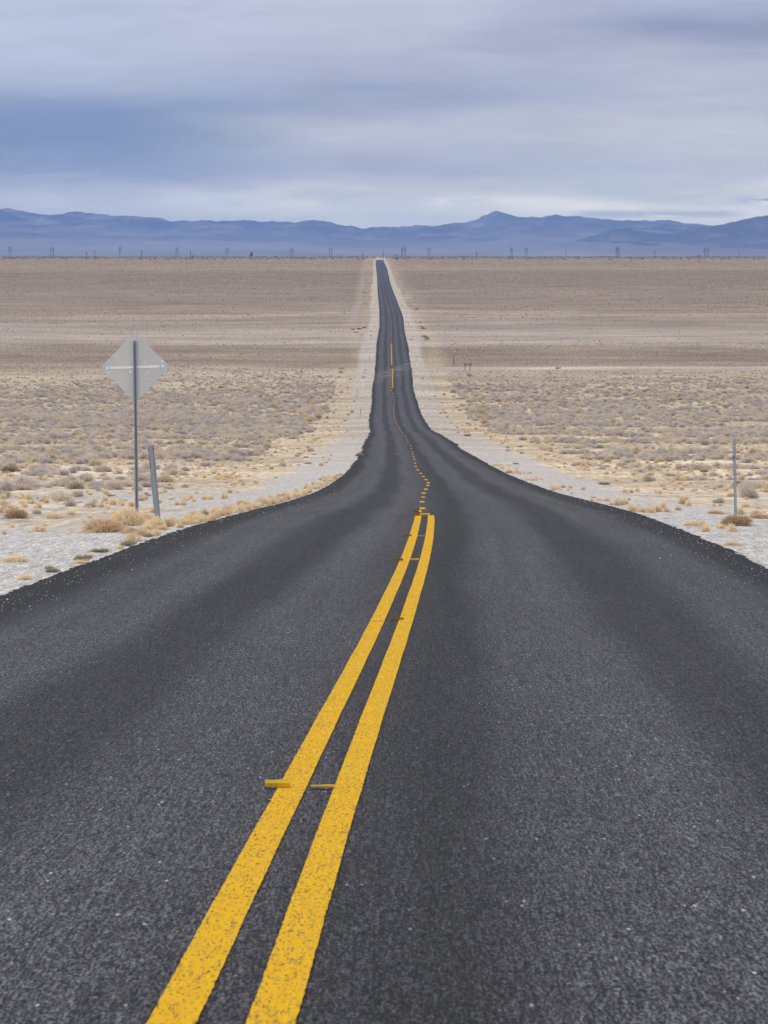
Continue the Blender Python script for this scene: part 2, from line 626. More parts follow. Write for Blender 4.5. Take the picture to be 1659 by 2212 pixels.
def paint_mat():
    m, t, b = new_mat('yellow_paint')
    g = t.new('ShaderNodeNewGeometry')
    pos = g.outputs['Position']
    base, grain = asphalt_nodes(t, pos)
    hole = t.math('MULTIPLY_ADD', t.noise(pos, 130, 2, 0.7), 0.5, t.math('MULTIPLY', t.noise(t.scalev(pos, 110, 16, 20), 1.0, 2, 0.7), 0.5))
    wear = t.noise(pos, 2.5, 4, 0.7)
    th = t.math('MULTIPLY_ADD', wear, 0.08, 0.395)
    hm = t.math('GREATER_THAN', th, hole)
    tint = t.mix(t.noise(t.scalev(pos, 40, 5, 10), 1.0, 3), (0.76, 0.43, 0.002), (0.55, 0.30, 0.004))
    fl = t.math('MULTIPLY', t.math('GREATER_THAN', t.noise(pos, 60, 2, 0.6), 0.70), 0.4)
    tint = t.mix(fl, tint, (0.46, 0.36, 0.22))
    t.l.new(t.mix(hm, tint, base), b.inputs['Base Color'])
    b.inputs['Roughness'].default_value = 0.7
    b.inputs['Specular IOR Level'].default_value = 0.04
    bp = t.new('ShaderNodeBump')
    bp.inputs['Strength'].default_value = 0.6
    bp.inputs['Distance'].default_value = 0.005
    t.l.new(grain, bp.inputs['Height'])
    t.l.new(bp.outputs[0], b.inputs['Normal'])
    return m


def ground_mat():
    m, t, b = new_mat('desert_soil')
    g = t.new('ShaderNodeNewGeometry')
    pos = g.outputs['Position']
    at_ = t.new('ShaderNodeAttribute', attribute_name='soil')
    grv = t.new('ShaderNodeAttribute', attribute_name='gravel')
    sepg = t.new('ShaderNodeSeparateColor')
    t.l.new(grv.outputs['Color'], sepg.inputs[0])
    flat = t.scalev(pos, 1, 1, 0)
    n1 = t.noise(t.scalev(pos, 0.02, 0.035, 0), 1.0, 5, 0.68)
    n2 = t.noise(flat, 0.35, 4, 0.65)
    n3 = t.noise(flat, 4.0, 4, 0.7)
    n4 = t.noise(flat, 28.0, 3, 0.7)
    k = t.sstep(n1, 0.3, 0.7, 0.76, 1.24)
    k = t.math('MULTIPLY', k, t.sstep(t.noise(t.scalev(pos, 0.05, 0.11, 0), 1.0, 4, 0.7), 0.3, 0.7, 0.84, 1.16))
    k = t.math('MULTIPLY', k, t.math('MULTIPLY_ADD', n2, 0.50, 0.75))
    k = t.math('MULTIPLY', k, t.math('MULTIPLY_ADD', n3, 0.70, 0.65))
    k = t.math('MULTIPLY', k, t.math('MULTIPLY_ADD', n4, 0.9, 0.55))
    n5 = t.noise(t.scalev(pos, 2.4, 0.22, 0), 1.0, 4, 0.7)
    n6 = t.noise(t.scalev(pos, 9, 0.6, 0), 1.0, 3, 0.7)
    k = t.math('MULTIPLY', k, t.sstep(n5, 0.28, 0.72, 0.66, 1.34))
    k = t.math('MULTIPLY', k, t.sstep(n6, 0.30, 0.70, 0.70, 1.30))
    v = t.new('ShaderNodeVectorMath', operation='SCALE')
    t.l.new(at_.outputs['Color'], v.inputs[0])
    t.l.new(k, v.inputs['Scale'])
    # straw litter in clumps away from the gravel
    litter = t.math('MULTIPLY', t.sstep(n3, 0.50, 0.66), t.sstep(t.noise(flat, 0.8, 3), 0.42, 0.6))
    litter = t.math('MULTIPLY', t.math('MAXIMUM', litter, t.sstep(n5, 0.56, 0.68)), t.math('MULTIPLY', sepg.outputs[1], 0.6))
    c = t.mix(litter, v.outputs[0], (0.62, 0.49, 0.31))
    # crushed stone: pale chips with dark gaps
    vr = t.new('ShaderNodeTexVoronoi')
    t.put(vr.inputs['Vector'], flat)
    vr.inputs['Scale'].default_value = 34
    sv = t.new('ShaderNodeSeparateColor')
    t.l.new(vr.outputs['Color'], sv.inputs[0])
    chip = t.ramp(sv.outputs[0], [(0.0, (0.34, 0.32, 0.30)), (0.35, (0.54, 0.515, 0.485)), (1.0, (0.72, 0.69, 0.655))])
    gap = t.sstep(vr.outputs['Distance'], 0.35, 0.75)
    chip = t.mix(t.math('MULTIPLY', gap, 0.65), chip, (0.22, 0.20, 0.19))
    kk = t.math('MULTIPLY', t.math('MULTIPLY_ADD', n2, 0.4, 0.80), t.math('MULTIPLY', t.sstep(n6, 0.3, 0.7, 0.76, 1.20), t.sstep(t.noise(t.scalev(pos, 26, 1.6, 0), 1.0, 3, 0.7), 0.32, 0.68, 0.72, 1.26)))
    v2 = t.new('ShaderNodeVectorMath', operation='SCALE')
    t.l.new(chip, v2.inputs[0])
    t.l.new(kk, v2.inputs['Scale'])
    gm = t.sstep(t.math('ADD', sepg.outputs[0], t.math('MULTIPLY', t.math('SUBTRACT', n3, 0.5), 0.7)), 0.3, 0.7)
    gm = t.math('MULTIPLY', gm, sepg.outputs[2])
    c = t.mix(gm, c, v2.outputs[0])
    t.l.new(c, b.inputs['Base Color'])
    b.inputs['Roughness'].default_value = 0.95
    b.inputs['Specular IOR Level'].default_value = 0.1
    bp = t.new('ShaderNodeBump')
    bp.inputs['Strength'].default_value = 0.8
    bp.inputs['Distance'].default_value = 0.03
    hh = t.math('ADD', t.math('MULTIPLY', n3, 1.5), t.math('MULTIPLY', t.math('SUBTRACT', 1.0, vr.outputs['Distance']), 0.35))
    t.l.new(hh, bp.inputs['Height'])
    t.l.new(bp.outputs[0], b.inputs['Normal'])
    return m


def plant_mat(name, c0, c1, c2):
    m, t, b = new_mat(name)
    oi = t.new('ShaderNodeObjectInfo')
    g = t.new('ShaderNodeNewGeometry')
    k = t.ramp(oi.outputs['Random'], [(0.0, c0), (0.5, c1), (0.85, c2), (1.0, tuple(q * 0.72 for q in c2))])
    n = t.noise(g.outputs['Position'], 9, 3)
    v = t.new('ShaderNodeVectorMath', operation='SCALE')
    t.l.new(k, v.inputs[0])
    t.l.new(t.math('MULTIPLY_ADD', n, 0.8, 0.6), v.inputs['Scale'])
    t.l.new(v.outputs[0], b.inputs['Base Color'])
    b.inputs['Roughness'].default_value = 0.9
    b.inputs['Specular IOR Level'].default_value = 0.1
    tr = t.new('ShaderNodeBsdfTranslucent')
    t.l.new(v.outputs[0], tr.inputs['Color'])
    mx = t.new('ShaderNodeMixShader')
    mx.inputs[0].default_value = 0.4
    t.l.new(b.outputs[0], mx.inputs[1])
    t.l.new(tr.outputs[0], mx.inputs[2])
    t.l.new(mx.outputs[0], t.n['Material Output'].inputs['Surface'])
    return m


M = {}
M['road'] = road_mat()
M['paint'] = paint_mat()
M['ground'] = ground_mat()
M['sage'] = plant_mat('grey_sage', (0.53, 0.48, 0.455), (0.68, 0.60, 0.53), (0.77, 0.65, 0.50))
M['straw'] = plant_mat('straw', (0.86, 0.70, 0.48), (0.90, 0.74, 0.51), (0.84, 0.65, 0.42))
M['rabbit'] = plant_mat('rabbitbrush', (0.68, 0.52, 0.34), (0.76, 0.57, 0.36), (0.62, 0.46, 0.29))
M['weed'] = plant_mat('dead_weed', (0.72, 0.53, 0.34), (0.76, 0.56, 0.36), (0.66, 0.48, 0.30))
M['olive'] = plant_mat('olive_brush', (0.36, 0.32, 0.20), (0.42, 0.36, 0.24), (0.44, 0.37, 0.26))
M['tumble'] = plant_mat('dark_tumbleweed', (0.28, 0.20, 0.15), (0.33, 0.24, 0.17), (0.24, 0.17, 0.13))
M['galv'] = simple('galvanised_steel', (0.31, 0.34, 0.37), 0.5, 0.4, 0.18, 9)
M['galvlight'] = simple('bright_galvanised', (0.34, 0.38, 0.42), 0.45, 0.5, 0.2, 9)
M['alu'] = simple('aluminium_sheet', (0.60, 0.585, 0.56), 0.42, 0.25, 0.14, 2.2)
M['strip'] = simple('white_strip', (0.90, 0.89, 0.88), 0.5, 0.1, 0.05)
M['bolt'] = simple('steel_bolt', (0.22, 0.22, 0.23), 0.4, 0.7)
M['hole'] = simple('punched_hole', (0.03, 0.035, 0.045), 0.9)
M['tabyellow'] = simple('tab_plastic', (0.80, 0.42, 0.01), 0.4, 0, 0.1, 30)
M['tabdark'] = simple('tab_grimy_plastic', (0.30, 0.14, 0.015), 0.6, 0, 0.5, 40)
M['tabrefl'] = simple('tab_reflective_strip', (0.95, 0.66, 0.08), 0.3, 0, 0.1, 60)
M['wood'] = simple('weathered_pole_wood', (0.09, 0.085, 0.09), 0.9)
M['brownwood'] = simple('brown_sign_board', (0.27, 0.13, 0.06), 0.8)
M['olivepost'] = simple('fibre_marker_post', (0.17, 0.14, 0.07), 0.8)
M['white'] = simple('white_lettering', (0.75, 0.74, 0.72), 0.6)
M['red'] = simple('red_sign_face', (0.55, 0.03, 0.03), 0.5)
M['yel'] = simple('yellow_sign_face', (0.8, 0.45, 0.02), 0.5)
M['bark'] = simple('bare_branches', (0.13, 0.11, 0.10), 0.9)
M['stone'] = simple('loose_stone', (0.58, 0.56, 0.54), 0.9, 0, 0.3, 3)

# ------------------------------------------------------------------ ground sheet
def yrows(y0, y1, rel, mn):
    out = [y0]
    while out[-1] < y1:
        out.append(out[-1] + max(mn, rel * max(out[-1], 1)))
    return np.array(out)


Yg = np.concatenate([np.arange(-60, 20, 2.0), yrows(20, 9500, 0.008, 0.35), [10500, 12000, 14000]])
offs = np.concatenate([[-0.35], np.arange(0, 6, 0.3), np.geomspace(6, 1.0e4, 110)])


def ground_half(side):
    X = np.zeros((len(Yg), len(offs)))
    xe = XL(Yg) if side < 0 else XR(Yg)
    # outermost columns follow a cone so that resolution stays with the view
    lim = 120 + 0.55 * np.maximum(Yg, 0)
    for j, o in enumerate(offs):
        oo = o if o <= 6 else 6 + (np.log(o / 6) / np.log(1e4 / 6)) ** 1.8 * lim
        X[:, j] = xe + side * oo
    return X


_bands = [(551, (122, 108, 102)), (556, (126, 112, 106)), (559, (152, 139, 132)), (563, (156, 142, 134)), (570, (152, 139, 131)), (580, (162, 148, 139)), (588, (142, 129, 123)), (600, (142, 130, 125)),
          (620, (144, 133, 129)), (634, (154, 141, 133)), (646, (147, 134, 128)), (664, (158, 143, 134)), (672, (153, 140, 132)), (681, (176, 163, 155)), (688, (158, 145, 138)),
          (700, (163, 150, 142)), (708, (172, 160, 152)), (716, (180, 170, 163)), (724, (175, 164, 158)), (735, (181, 168, 159)), (742, (162, 147, 138)), (750, (148, 134, 125)), (775, (152, 137, 127)),
          (792, (168, 153, 140)), (815, (182, 168, 152)), (830, (188, 173, 156)), (900, (196, 182, 164)), (940, (208, 192, 172)), (1000, (217, 202, 183)),
          (1040, (218, 203, 185)), (1075, (214, 202, 189)), (1120, (210, 202, 192)), (1300, (208, 200, 191))]
_by = np.array([b[0] for b in _bands], float)
_bc = np.array([tsoil(b[1], np.array(row2z(max(b[0], 555.0)))) for b in _bands])


def soil(X, Y, off, side):
    row = z2row(np.clip(Y, 8, 7600))
    jit = (fbm(X / 160, Y / 70, 21, 5) - 0.5) * 34 + (fbm(X / 14, Y / 25, 22, 3) - 0.5) * 8
    rr = row + jit * np.clip((row - HY) / 120, 0, 1)
    c = np.stack([np.interp(rr, _by, _bc[:, k]) for k in range(3)], -1)
    fr_ = sst(130, 330, Y)
    nz = fbm(X / 2.2, Y / 16, 31, 3) * (1 - fr_) + fbm(X / 2.6, Y / 150, 36, 3) * fr_
    nb = fbm(X / 7, Y / 22, 33) * (1 - fr_) + fbm(X / 4, Y / 170, 37, 3) * fr_
    wsh = np.interp(Y, [30, 55, 75, 120, 200, 400, 800, 1500, 4500], [3.5, 3.0, 1.8, 2.1, 2.7, 2.9, 2.8, 2.8, 2.8]) * (1.0 if side < 0 else 1.05)
    o2 = off + ((nz - 0.5) * 2.6 + (fbm(X / 0.9, Y / 3.0, 35, 3) - 0.5) * 4.5 * sst(200, 90, Y)) * sst(0.4, 2.2, off)
    g = 1 - sst(wsh * 0.75, wsh * 1.15, o2)
    # pale worn gravelly ground just off the near shoulder
    g = np.maximum(g, 0.75 * sst(0.50, 0.62, nb) * sst(200, 90, Y) * sst(14, 6, off))
    # side roads: right-hand gravel road, left-hand track
    if side > 0:
        side_rd = sst(12, 6, np.abs(Y - (829 + 0.015 * off)))
    else:
        side_rd = 0.8 * sst(14, 6, np.abs(Y - 806 + 0.4 * off)) * sst(60, 10, off)
        tr = 0.7 * sst(4, 2, np.abs(Y - (745 - 0.35 * off))) * sst(9, 12, off) * sst(48, 40, off)
        side_rd = np.maximum(side_rd, tr)
    g = np.maximum(g, side_rd * 0.0 + np.where(side_rd > 0, side_rd, 0))
    road_pale = side_rd
    # golden grass verge
    v0 = wsh * 1.0
    vw = np.interp(Y, [40, 150, 400, 900, 1500, 4500], [1.5, 5, 7, 4, 3.0, 4.5])
    gold = sst(v0 * 0.85, v0 * 1.15, o2) * (1 - sst(v0 + vw * 0.6, v0 + vw * 1.3, o2)) * (0.35 + 0.65 * sst(0.35, 0.6, nb))
    gold = gold * sst(45, 80, Y) * (1 - 0.45 * sst(600, 1000, Y)) * (0.75 if side > 0 else 0.55) * (1 - side_rd)
    gc = tsoil((200, 183, 159), Y)
    c = c * (1 - gold[..., None]) + gc * gold[..., None]
    # the pale bare strip beyond the verge on the far slopes
    bare = sst(v0 + vw * 0.9, v0 + vw * 1.2, o2) * (1 - sst(v0 + vw * 1.6, v0 + vw * 2.2, o2)) * sst(900, 1100, Y) * 0.6 * (1 if side < 0 else 0.3)
    c = c * (1 - bare[..., None]) + tsoil((176, 164, 156), Y) * bare[..., None]
    c = c * (1 - road_pale[..., None]) + tsoil((206, 197, 189), Y) * road_pale[..., None]
    lit = sst(740, 440, Y) * (1 - g)
    pale = g * sst(80, 450, Y)
    c = c * (1 - pale[..., None]) + tsoil((190, 179, 169), Y) * pale[..., None]
    return c, g, lit


def build_ground():
    V, Fc, C, G = [], [], [], []
    base = 0
    for side in (-1, 1):
        X = ground_half(side)
        Y = np.repeat(Yg[:, None], len(offs), 1)
        Z = ground(X, Y)
        off = np.maximum(XL(Y) - X, X - XR(Y))
        c, g, lit = soil(X, Y, off, side)
        n, m_ = X.shape
        V.append(np.stack([X, Y, Z], -1).reshape(-1, 3))
        C.append(c.reshape(-1, 3))
        G.append(np.stack([g, lit, 1 - 0.85 * sst(80, 500, Y)], -1).reshape(-1, 3))
        i = np.arange(n - 1)[:, None] * m_ + np.arange(m_ - 1)[None, :] + base
        q = np.stack([i, i + 1, i + m_ + 1, i + m_], -1).reshape(-1, 4)
        if side < 0:
            q = q[:, ::-1]
        Fc.append(q)
        base += n * m_
    # the strip beneath the road joins the two halves
    n, m_ = len(Yg), len(offs)
    a = np.arange(n - 1) * m_
    b_ = a + n * m_
    q = np.stack([a, b_, b_ + m_, a + m_], -1)
    Fc.append(q)
    V, Fc, C, G = np.concatenate(V), np.concatenate(Fc), np.concatenate(C), np.concatenate(G)
    o = np_mesh('ground', V, Fc, M['ground'], smooth=True)
    for nm, arr in (('soil', C), ('gravel', G)):
        at_ = o.data.color_attributes.new(nm, 'FLOAT_COLOR', 'POINT')
        at_.data.foreach_set('color', np.concatenate([arr, np.ones((len(arr), 1))], 1).astype(np.float32).ravel())
    tag(o, 'pale tan desert floor with gravel shoulders dipping into the valley', kind='structure')
    return o


build_ground()

# ------------------------------------------------------------------ road
Yr = np.concatenate([np.arange(-60, 8, 1.0), yrows(8, 4235, 0.0022, 0.06)])
xl0, xr0 = XL(Yr), XR(Yr)
jl = (fbm(Yr * 7.0, 0.5, 41, 4) - 0.5) * 0.22 + (fbm(Yr * 0.8, 0.5, 47, 2) - 0.5) * 0.03 * sst(90, 40, Yr) + (fbm(Yr * 0.12, 0.5, 43, 3) - 0.5) * 0.35 * sst(150, 300, Yr)
jr = (fbm(Yr * 7.0, 7.5, 42, 4) - 0.5) * 0.22 + (fbm(Yr * 0.8, 7.5, 48, 2) - 0.5) * 0.03 * sst(90, 40, Yr) + (fbm(Yr * 0.12, 7.5, 44, 3) - 0.5) * 0.35 * sst(150, 300, Yr)
tt = np.array([0, 0.015, 0.06, 0.2, 0.35, 0.5, 0.65, 0.8, 0.94, 0.985, 1.0])
zr = CAMZ - drop(Yr)
XX = (xl0 + jl)[:, None] * (1 - tt) + (xr0 + jr)[:, None] * tt
ZZ = zr[:, None] - np.where((tt == 0) | (tt == 1), 0.06, 0.0) - np.where((tt == 0.015) | (tt == 0.985), 0.006, 0.0)
YY = np.repeat(Yr[:, None], len(tt), 1)
n, m_ = XX.shape
V = np.stack([XX, YY, ZZ], -1).reshape(-1, 3)
i = np.arange(n - 1)[:, None] * m_ + np.arange(m_ - 1)[None, :]
Q = np.stack([i, i + 1, i + m_ + 1, i + m_], -1).reshape(-1, 4)
road = np_mesh('road', V, Q, M['road'], smooth=True)
tag(road, 'dark asphalt two-lane road running straight across the valley to the horizon', kind='structure')
uvl = road.data.uv_layers.new(name='UVMap')
UVv = np.stack([(XX - xl0[:, None]) / (xr0 - xl0)[:, None] * 7.0 - 3.5, YY], -1).reshape(-1, 2)
loops = np.zeros(len(road.data.loops), np.int32)
road.data.loops.foreach_get('vertex_index', loops)
uvl.data.foreach_set('uv', UVv[loops].astype(np.float32).ravel())

# centre line measured on the photograph -> metres
CL = [(478, 2212), (694, 1697), (848, 1337), (896, 1210), (910.5, 1157), (917, 1113), (911.7, 1084.2), (914.1, 1074.2), (915.1, 1065.5),
      (920.1, 1057), (924.7, 1048.9), (925, 1043), (920.4, 1036.4), (914.9, 1029.4), (909, 1022.7), (902.8, 1015.4), (898.3, 1008),
      (896.7, 1000.6), (895.8, 992.6), (893.5, 987.1), (890.8, 976.5), (887.7, 968.7), (886.5, 963), (882.3, 956.6), (879.9, 953.2),
      (877.6, 946.2), (875.3, 941), (869.8, 934.5), (865.6, 930.7), (861.6, 922.4), (856.6, 915.4), (854.6, 911.2), (851.5, 898.8),
      (850.4, 886.3), (850.3, 876), (852, 868), (851, 861), (847.3, 840.5), (846.5, 825.6), (846.8, 797.6), (847.5, 786), (846.5, 756.5),
      (845.5, 739.7), (845.6, 700.5), (844, 683.7), (838.5, 657.6), (834, 635.2), (829, 611), (823.7, 583), (820, 562.3)]
cz = sorted([(row2z(y), (x - CX) / F * row2z(y)) for x, y in CL] + [(-60, -1.1), (0, -0.48)])
CLX = lambda Y: pchip(Y, [a for a, b in cz], [b for a, b in cz])


def strip(Y, x0, x1, lift=0.005, jit=0.0022, seed=1):
    """flat painted strip as rows of quads, slightly ragged edges"""
    j0 = (vnoise(Y * 30, 1.5, seed) - 0.5) * 2 * jit
    j1 = (vnoise(Y * 30, 9.5, seed + 5) - 0.5) * 2 * jit
    z = CAMZ - drop(Y) + lift
    v = np.stack([np.stack([x0 + j0, Y, z], -1), np.stack([x1 + j1, Y, z], -1)], 1).reshape(-1, 3)
    k = np.arange(len(Y) - 1) * 2
    return v, np.stack([k, k + 1, k + 3, k + 2], -1)


ZD = row2z(1113.5)
Ys = np.concatenate([np.arange(-60, 6, 1.0), np.arange(6, ZD, 0.03)])
c_ = CLX(Ys)
hw = 0.157
wv = (fbm(Ys / 1.8, 3.3, 77, 2) - 0.5) * 0.006
for sgn, nm in ((-1, 'solid_line'), (1, 'solid_line')):
    x0 = c_ - hw if sgn < 0 else c_ + 0.052
    x1 = c_ - 0.052 if sgn < 0 else c_ + hw
    v, q = strip(Ys, x0 + wv, x1 + wv, seed=3 + sgn)
    np_mesh(nm, v, q, M['paint'], road)
# dashes on towards the valley, each about a metre and a half apart in paint, 12 m spacing
dash_rows = [1104.5, 1098.5, 1084.2, 1074.2, 1065.5, 1057, 1048.9, 1043, 1036.4, 1029.4, 1022.7, 1015.4, 1008, 1000.6, 992.6, 987.1, 976.5 + 5, 976.5, 968.7, 963,
             956.6, 953.2, 949.5, 946.2, 941, 934.5, 930.7]
dv, dq, nb_ = [], [], 0
dz = [row2z(r) for r in dash_rows]
while dz[-1] < 1500:
    dz.append(dz[-1] + 15.5)
for k, z0 in enumerate(dz):
    r0 = float(z2row(z0))
    # visible depth about a third of the spacing
    ln = 3.4 if z0 > 110 else 3.0
    if 640 < z0 < 1010:
        ln = 3.0
    Yd = np.linspace(z0 - ln / 2, z0 + ln / 2, 8)
    cc = CLX(np.full(8, z0))
    shift = 0.0
    if 700 < z0 < 832:
        shift = -0.22
    elif 832 < z0 < 975:
        shift = 0.22
    wd = 0.052 if z0 < 400 else 0.075
    if z0 < 82:
        cc = cc - 0.02 if k == 1 else cc - 0.10
    v, q = strip(Yd, cc - wd + shift, cc + wd + shift, seed=100 + k)
    dv.append(v)
    dq.append(q + nb_)
    nb_ += len(v)
np_mesh('dashed_line', np.concatenate(dv), np.concatenate(dq), M['paint'], road)
for y0, y1, sh in ((837, 796.5, 0.12), (788, 742.6, -0.12)):
    a, b_ = row2z(y0), row2z(y1)
    Yd = np.arange(a, b_, 1.0)
    v, q = strip(Yd, CLX(Yd) - 0.07 + sh, CLX(Yd) + 0.07 + sh, jit=0.01, seed=int(a))
    np_mesh('solid_line', v, q, M['paint'], road)


# ------------------------------------------------------------------ raised yellow tabs on the centre line
def make_tab(px, py, width, height, lean, dirty, label):
    z = row2z(py)
    X = (px - CX) / F * z
    e = empty('marker_tab', (X, z, CAMZ - float(drop(z)) + 0.009), (0, 0, R(random.uniform(-3, 3))))
    tag(e, label, 'road marker tab', 'temporary yellow tabs on the centre line')
    mat = M['tabdark'] if dirty else M['tabyellow']
    b = MB()
    b.box((0, 0.018, 0.0015), (width, 0.036, 0.003))
    b.build('base', mat, e)
    u = MB()
    t_ = 0.0035
    n_ = 6
    pts = []
    for k in range(n_ + 1):
        x = -width / 2 + width * k / n_
        pts.append((x, 0.0015 * math.sin(k * 2.1) + lean * 0.3 * height))
    for k in range(n_):
        x0, a0 = pts[k]
        x1, a1 = pts[k + 1]
        ii = len(u.v)
        for (x, a) in ((x0, 0.0), (x1, 0.0)):
            u.v += [(x, -t_, 0.0), (x, 0, 0.0), (x, -t_ + a - lean * height, height + 0.002 * math.sin(x * 60)), (x, a - lean * height, height + 0.002 * math.sin(x * 60))]
        for f_ in ((0, 4, 6, 2), (1, 3, 7, 5), (2, 6, 7, 3), (0, 2, 3, 1), (4, 5, 7, 6)):
            u.f.append(tuple(ii + q_ for q_ in f_))
    u.build('upright', mat, e)
    rf = MB()
    rf.box((0, -t_ - 0.0015 - lean * height * 0.7, height * 0.72), (width * 0.97, 0.002, height * 0.5))
    rf.build('reflective_strip', M['tabrefl'] if not dirty else M['tabdark'], e)
    return e


make_tab(600, 1704, 0.095, 0.026, 0.1, False, 'large bright yellow tab left of the left line, nearest the camera')
make_tab(697, 1706, 0.088, 0.010, 0.2, False, 'flattened yellow tab between the two lines, nearest the camera')
make_tab(858, 1341, 0.095, 0.014, 0.2, True, 'grimy flattened tab between the lines, second row from the camera')
make_tab(814, 1343, 0.100, 0.004, 0.2, False, 'thin pressed-flat tab on the left line, second row from the camera')
make_tab(860, 1213, 0.100, 0.026, 0.1, True, 'dark grimy tab left of the left line, third row from the camera')
make_tab(896, 1212, 0.090, 0.020, 0.1, False, 'bright tab between the two lines, third row from the camera')
make_tab(880, 1159.5, 0.105, 0.022, 0.1, True, 'brownish tab left of the left line, fourth row from the camera')
make_tab(911, 1159.5, 0.100, 0.004, 0.1, False, 'thin pressed-flat tab between the lines, fourth row from the camera')
make_tab(900, 1115.0, 0.120, 0.045, 0.1, True, 'tall brown tab at the left corner where the double line begins')
make_tab(918, 1114.0, 0.170, 0.033, 0.1, False, 'wide bright tab across the head of the double line')
make_tab(898, 1107.5, 0.110, 0.045, 0.1, True, 'brown-topped tab just beyond the head of the double line')


# ------------------------------------------------------------------ diamond warning sign seen from behind
def lean_post(px_top, py_top, px_base, py_base):
    X, z, zg = at(px_base, py_base)
    h = (py_base - py_top) * z / F
    dx = (px_top - px_base) * z / F
    return X, z, zg, h, math.atan2(dx, h)


X, z, zg, hpost, ln = lean_post(291, 736, 296, 1124)
sc_ = z / F
sign = empty('warning_sign', (X, z, zg), (0, ln, 0))
tag(sign, 'grey back of a diamond warning sign on a thin perforated post', 'road sign')
wv_ = 0.056
p = MB()
# U-channel with outward lips: face towards the camera
prof = [(-wv_ / 2, -0.004), (-wv_ / 2, 0.0), (-wv_ * 0.30, 0.0), (-wv_ * 0.24, 0.028), (wv_ * 0.24, 0.028), (wv_ * 0.30, 0.0), (wv_ / 2, 0.0), (wv_ / 2, -0.004),
        (wv_ * 0.26, -0.004), (wv_ * 0.20, 0.024), (-wv_ * 0.20, 0.024), (-wv_ * 0.26, -0.004)]
prof = [(a, b_) for a, b_ in prof]
i0 = 0
for k in range(len(prof)):
    p.v.append((prof[k][0], prof[k][1], -0.3))
for k in range(len(prof)):
    p.v.append((prof[k][0], prof[k][1], hpost))
nn = len(prof)
for k in range(nn):
    p.f.append((k, (k + 1) % nn, nn + (k + 1) % nn, nn + k))
p.f.append(tuple(nn + k for k in range(nn)))
post = p.build('post', M['galv'], sign)
hb = MB()
zz = hpost - 0.05
while zz > 0.05:
    hb.tube((0, 0.0225, zz), (0, 0.0238, zz), 0.0075, n=8)
    zz -= 0.0254 * 1.35
ho = hb.build('punched_holes', M['hole'], post)
# plate
cxp, czp = (291 - 294.4) * sc_ * 0.0 - 0.0, (1124 - 793) * sc_
half_d = 71.5 * sc_
rc = 0.075
pts = []
side_h = half_d + rc * (math.sqrt(2) - 1) * 0.9
for k, ang in enumerate((90, 0, -90, -180)):
    cxx = (side_h - rc * math.sqrt(2)) * math.cos(R(ang))
    czz = (side_h - rc * math.sqrt(2)) * math.sin(R(ang))
    for q in range(9):
        a_ = R(ang + 45 - 90 * q / 8)
        pts.append((cxx + rc * math.cos(a_), czp + czz + rc * math.sin(a_)))
pl = MB().prism(pts, 0.040, 0.043)
plate = pl.build('plate', M['alu'], sign)
plf = MB()
plf.prism([(a * 0.985, czp + (b_ - czp) * 0.985) for a, b_ in pts], 0.0435, 0.0445)
plf.build('yellow_face', M['yel'], sign)
for (dx, dy, r_) in ((0.155, 0.075, 0.012), (-0.115, 0.165, 0.010), (0.20, -0.10, 0.011), (0.165, -0.13, 0.009), (0.11, -0.22, 0.009), (0.22, -0.185, 0.008), (0.155, -0.18, 0.008), (-0.075, -0.075, 0.022), (-0.43, -0.08, 0.012), (0.435, 0.085, 0.018)):
    MB().tube((dx, 0.036, czp + dy), (dx, 0.0405, czp + dy), r_ * 0.6, r_, n=9).build('dent', M['strip'], plate)
br = MB()
br.box((0, 0.036, czp + 0.0), ((367 - 231 - 15) / 1.0 * sc_ * 1.03, 0.006, 0.034), rot=R(-1.0))
bar = br.build('cross_strap', M['strip'], sign)
for bx in (-0.405, -0.145, 0.40):
    MB().tube((bx, 0.026, czp + bx * math.tan(R(1.0))), (bx, 0.034, czp + bx * math.tan(R(1.0))), 0.011 if abs(bx) > 0.2 else 0.006, n=6).build('bolt', M['bolt'], bar)
for zb, rr in ((hpost - 0.035, 0.009), (czp + 0.12, 0.014), (czp, 0.009), (czp - 0.49, 0.010)):
    MB().tube((0, 0.013, zb), (0, 0.024, zb), rr, n=6).build('bolt', M['bolt'] if rr > 0.013 else M['galvlight'], sign)


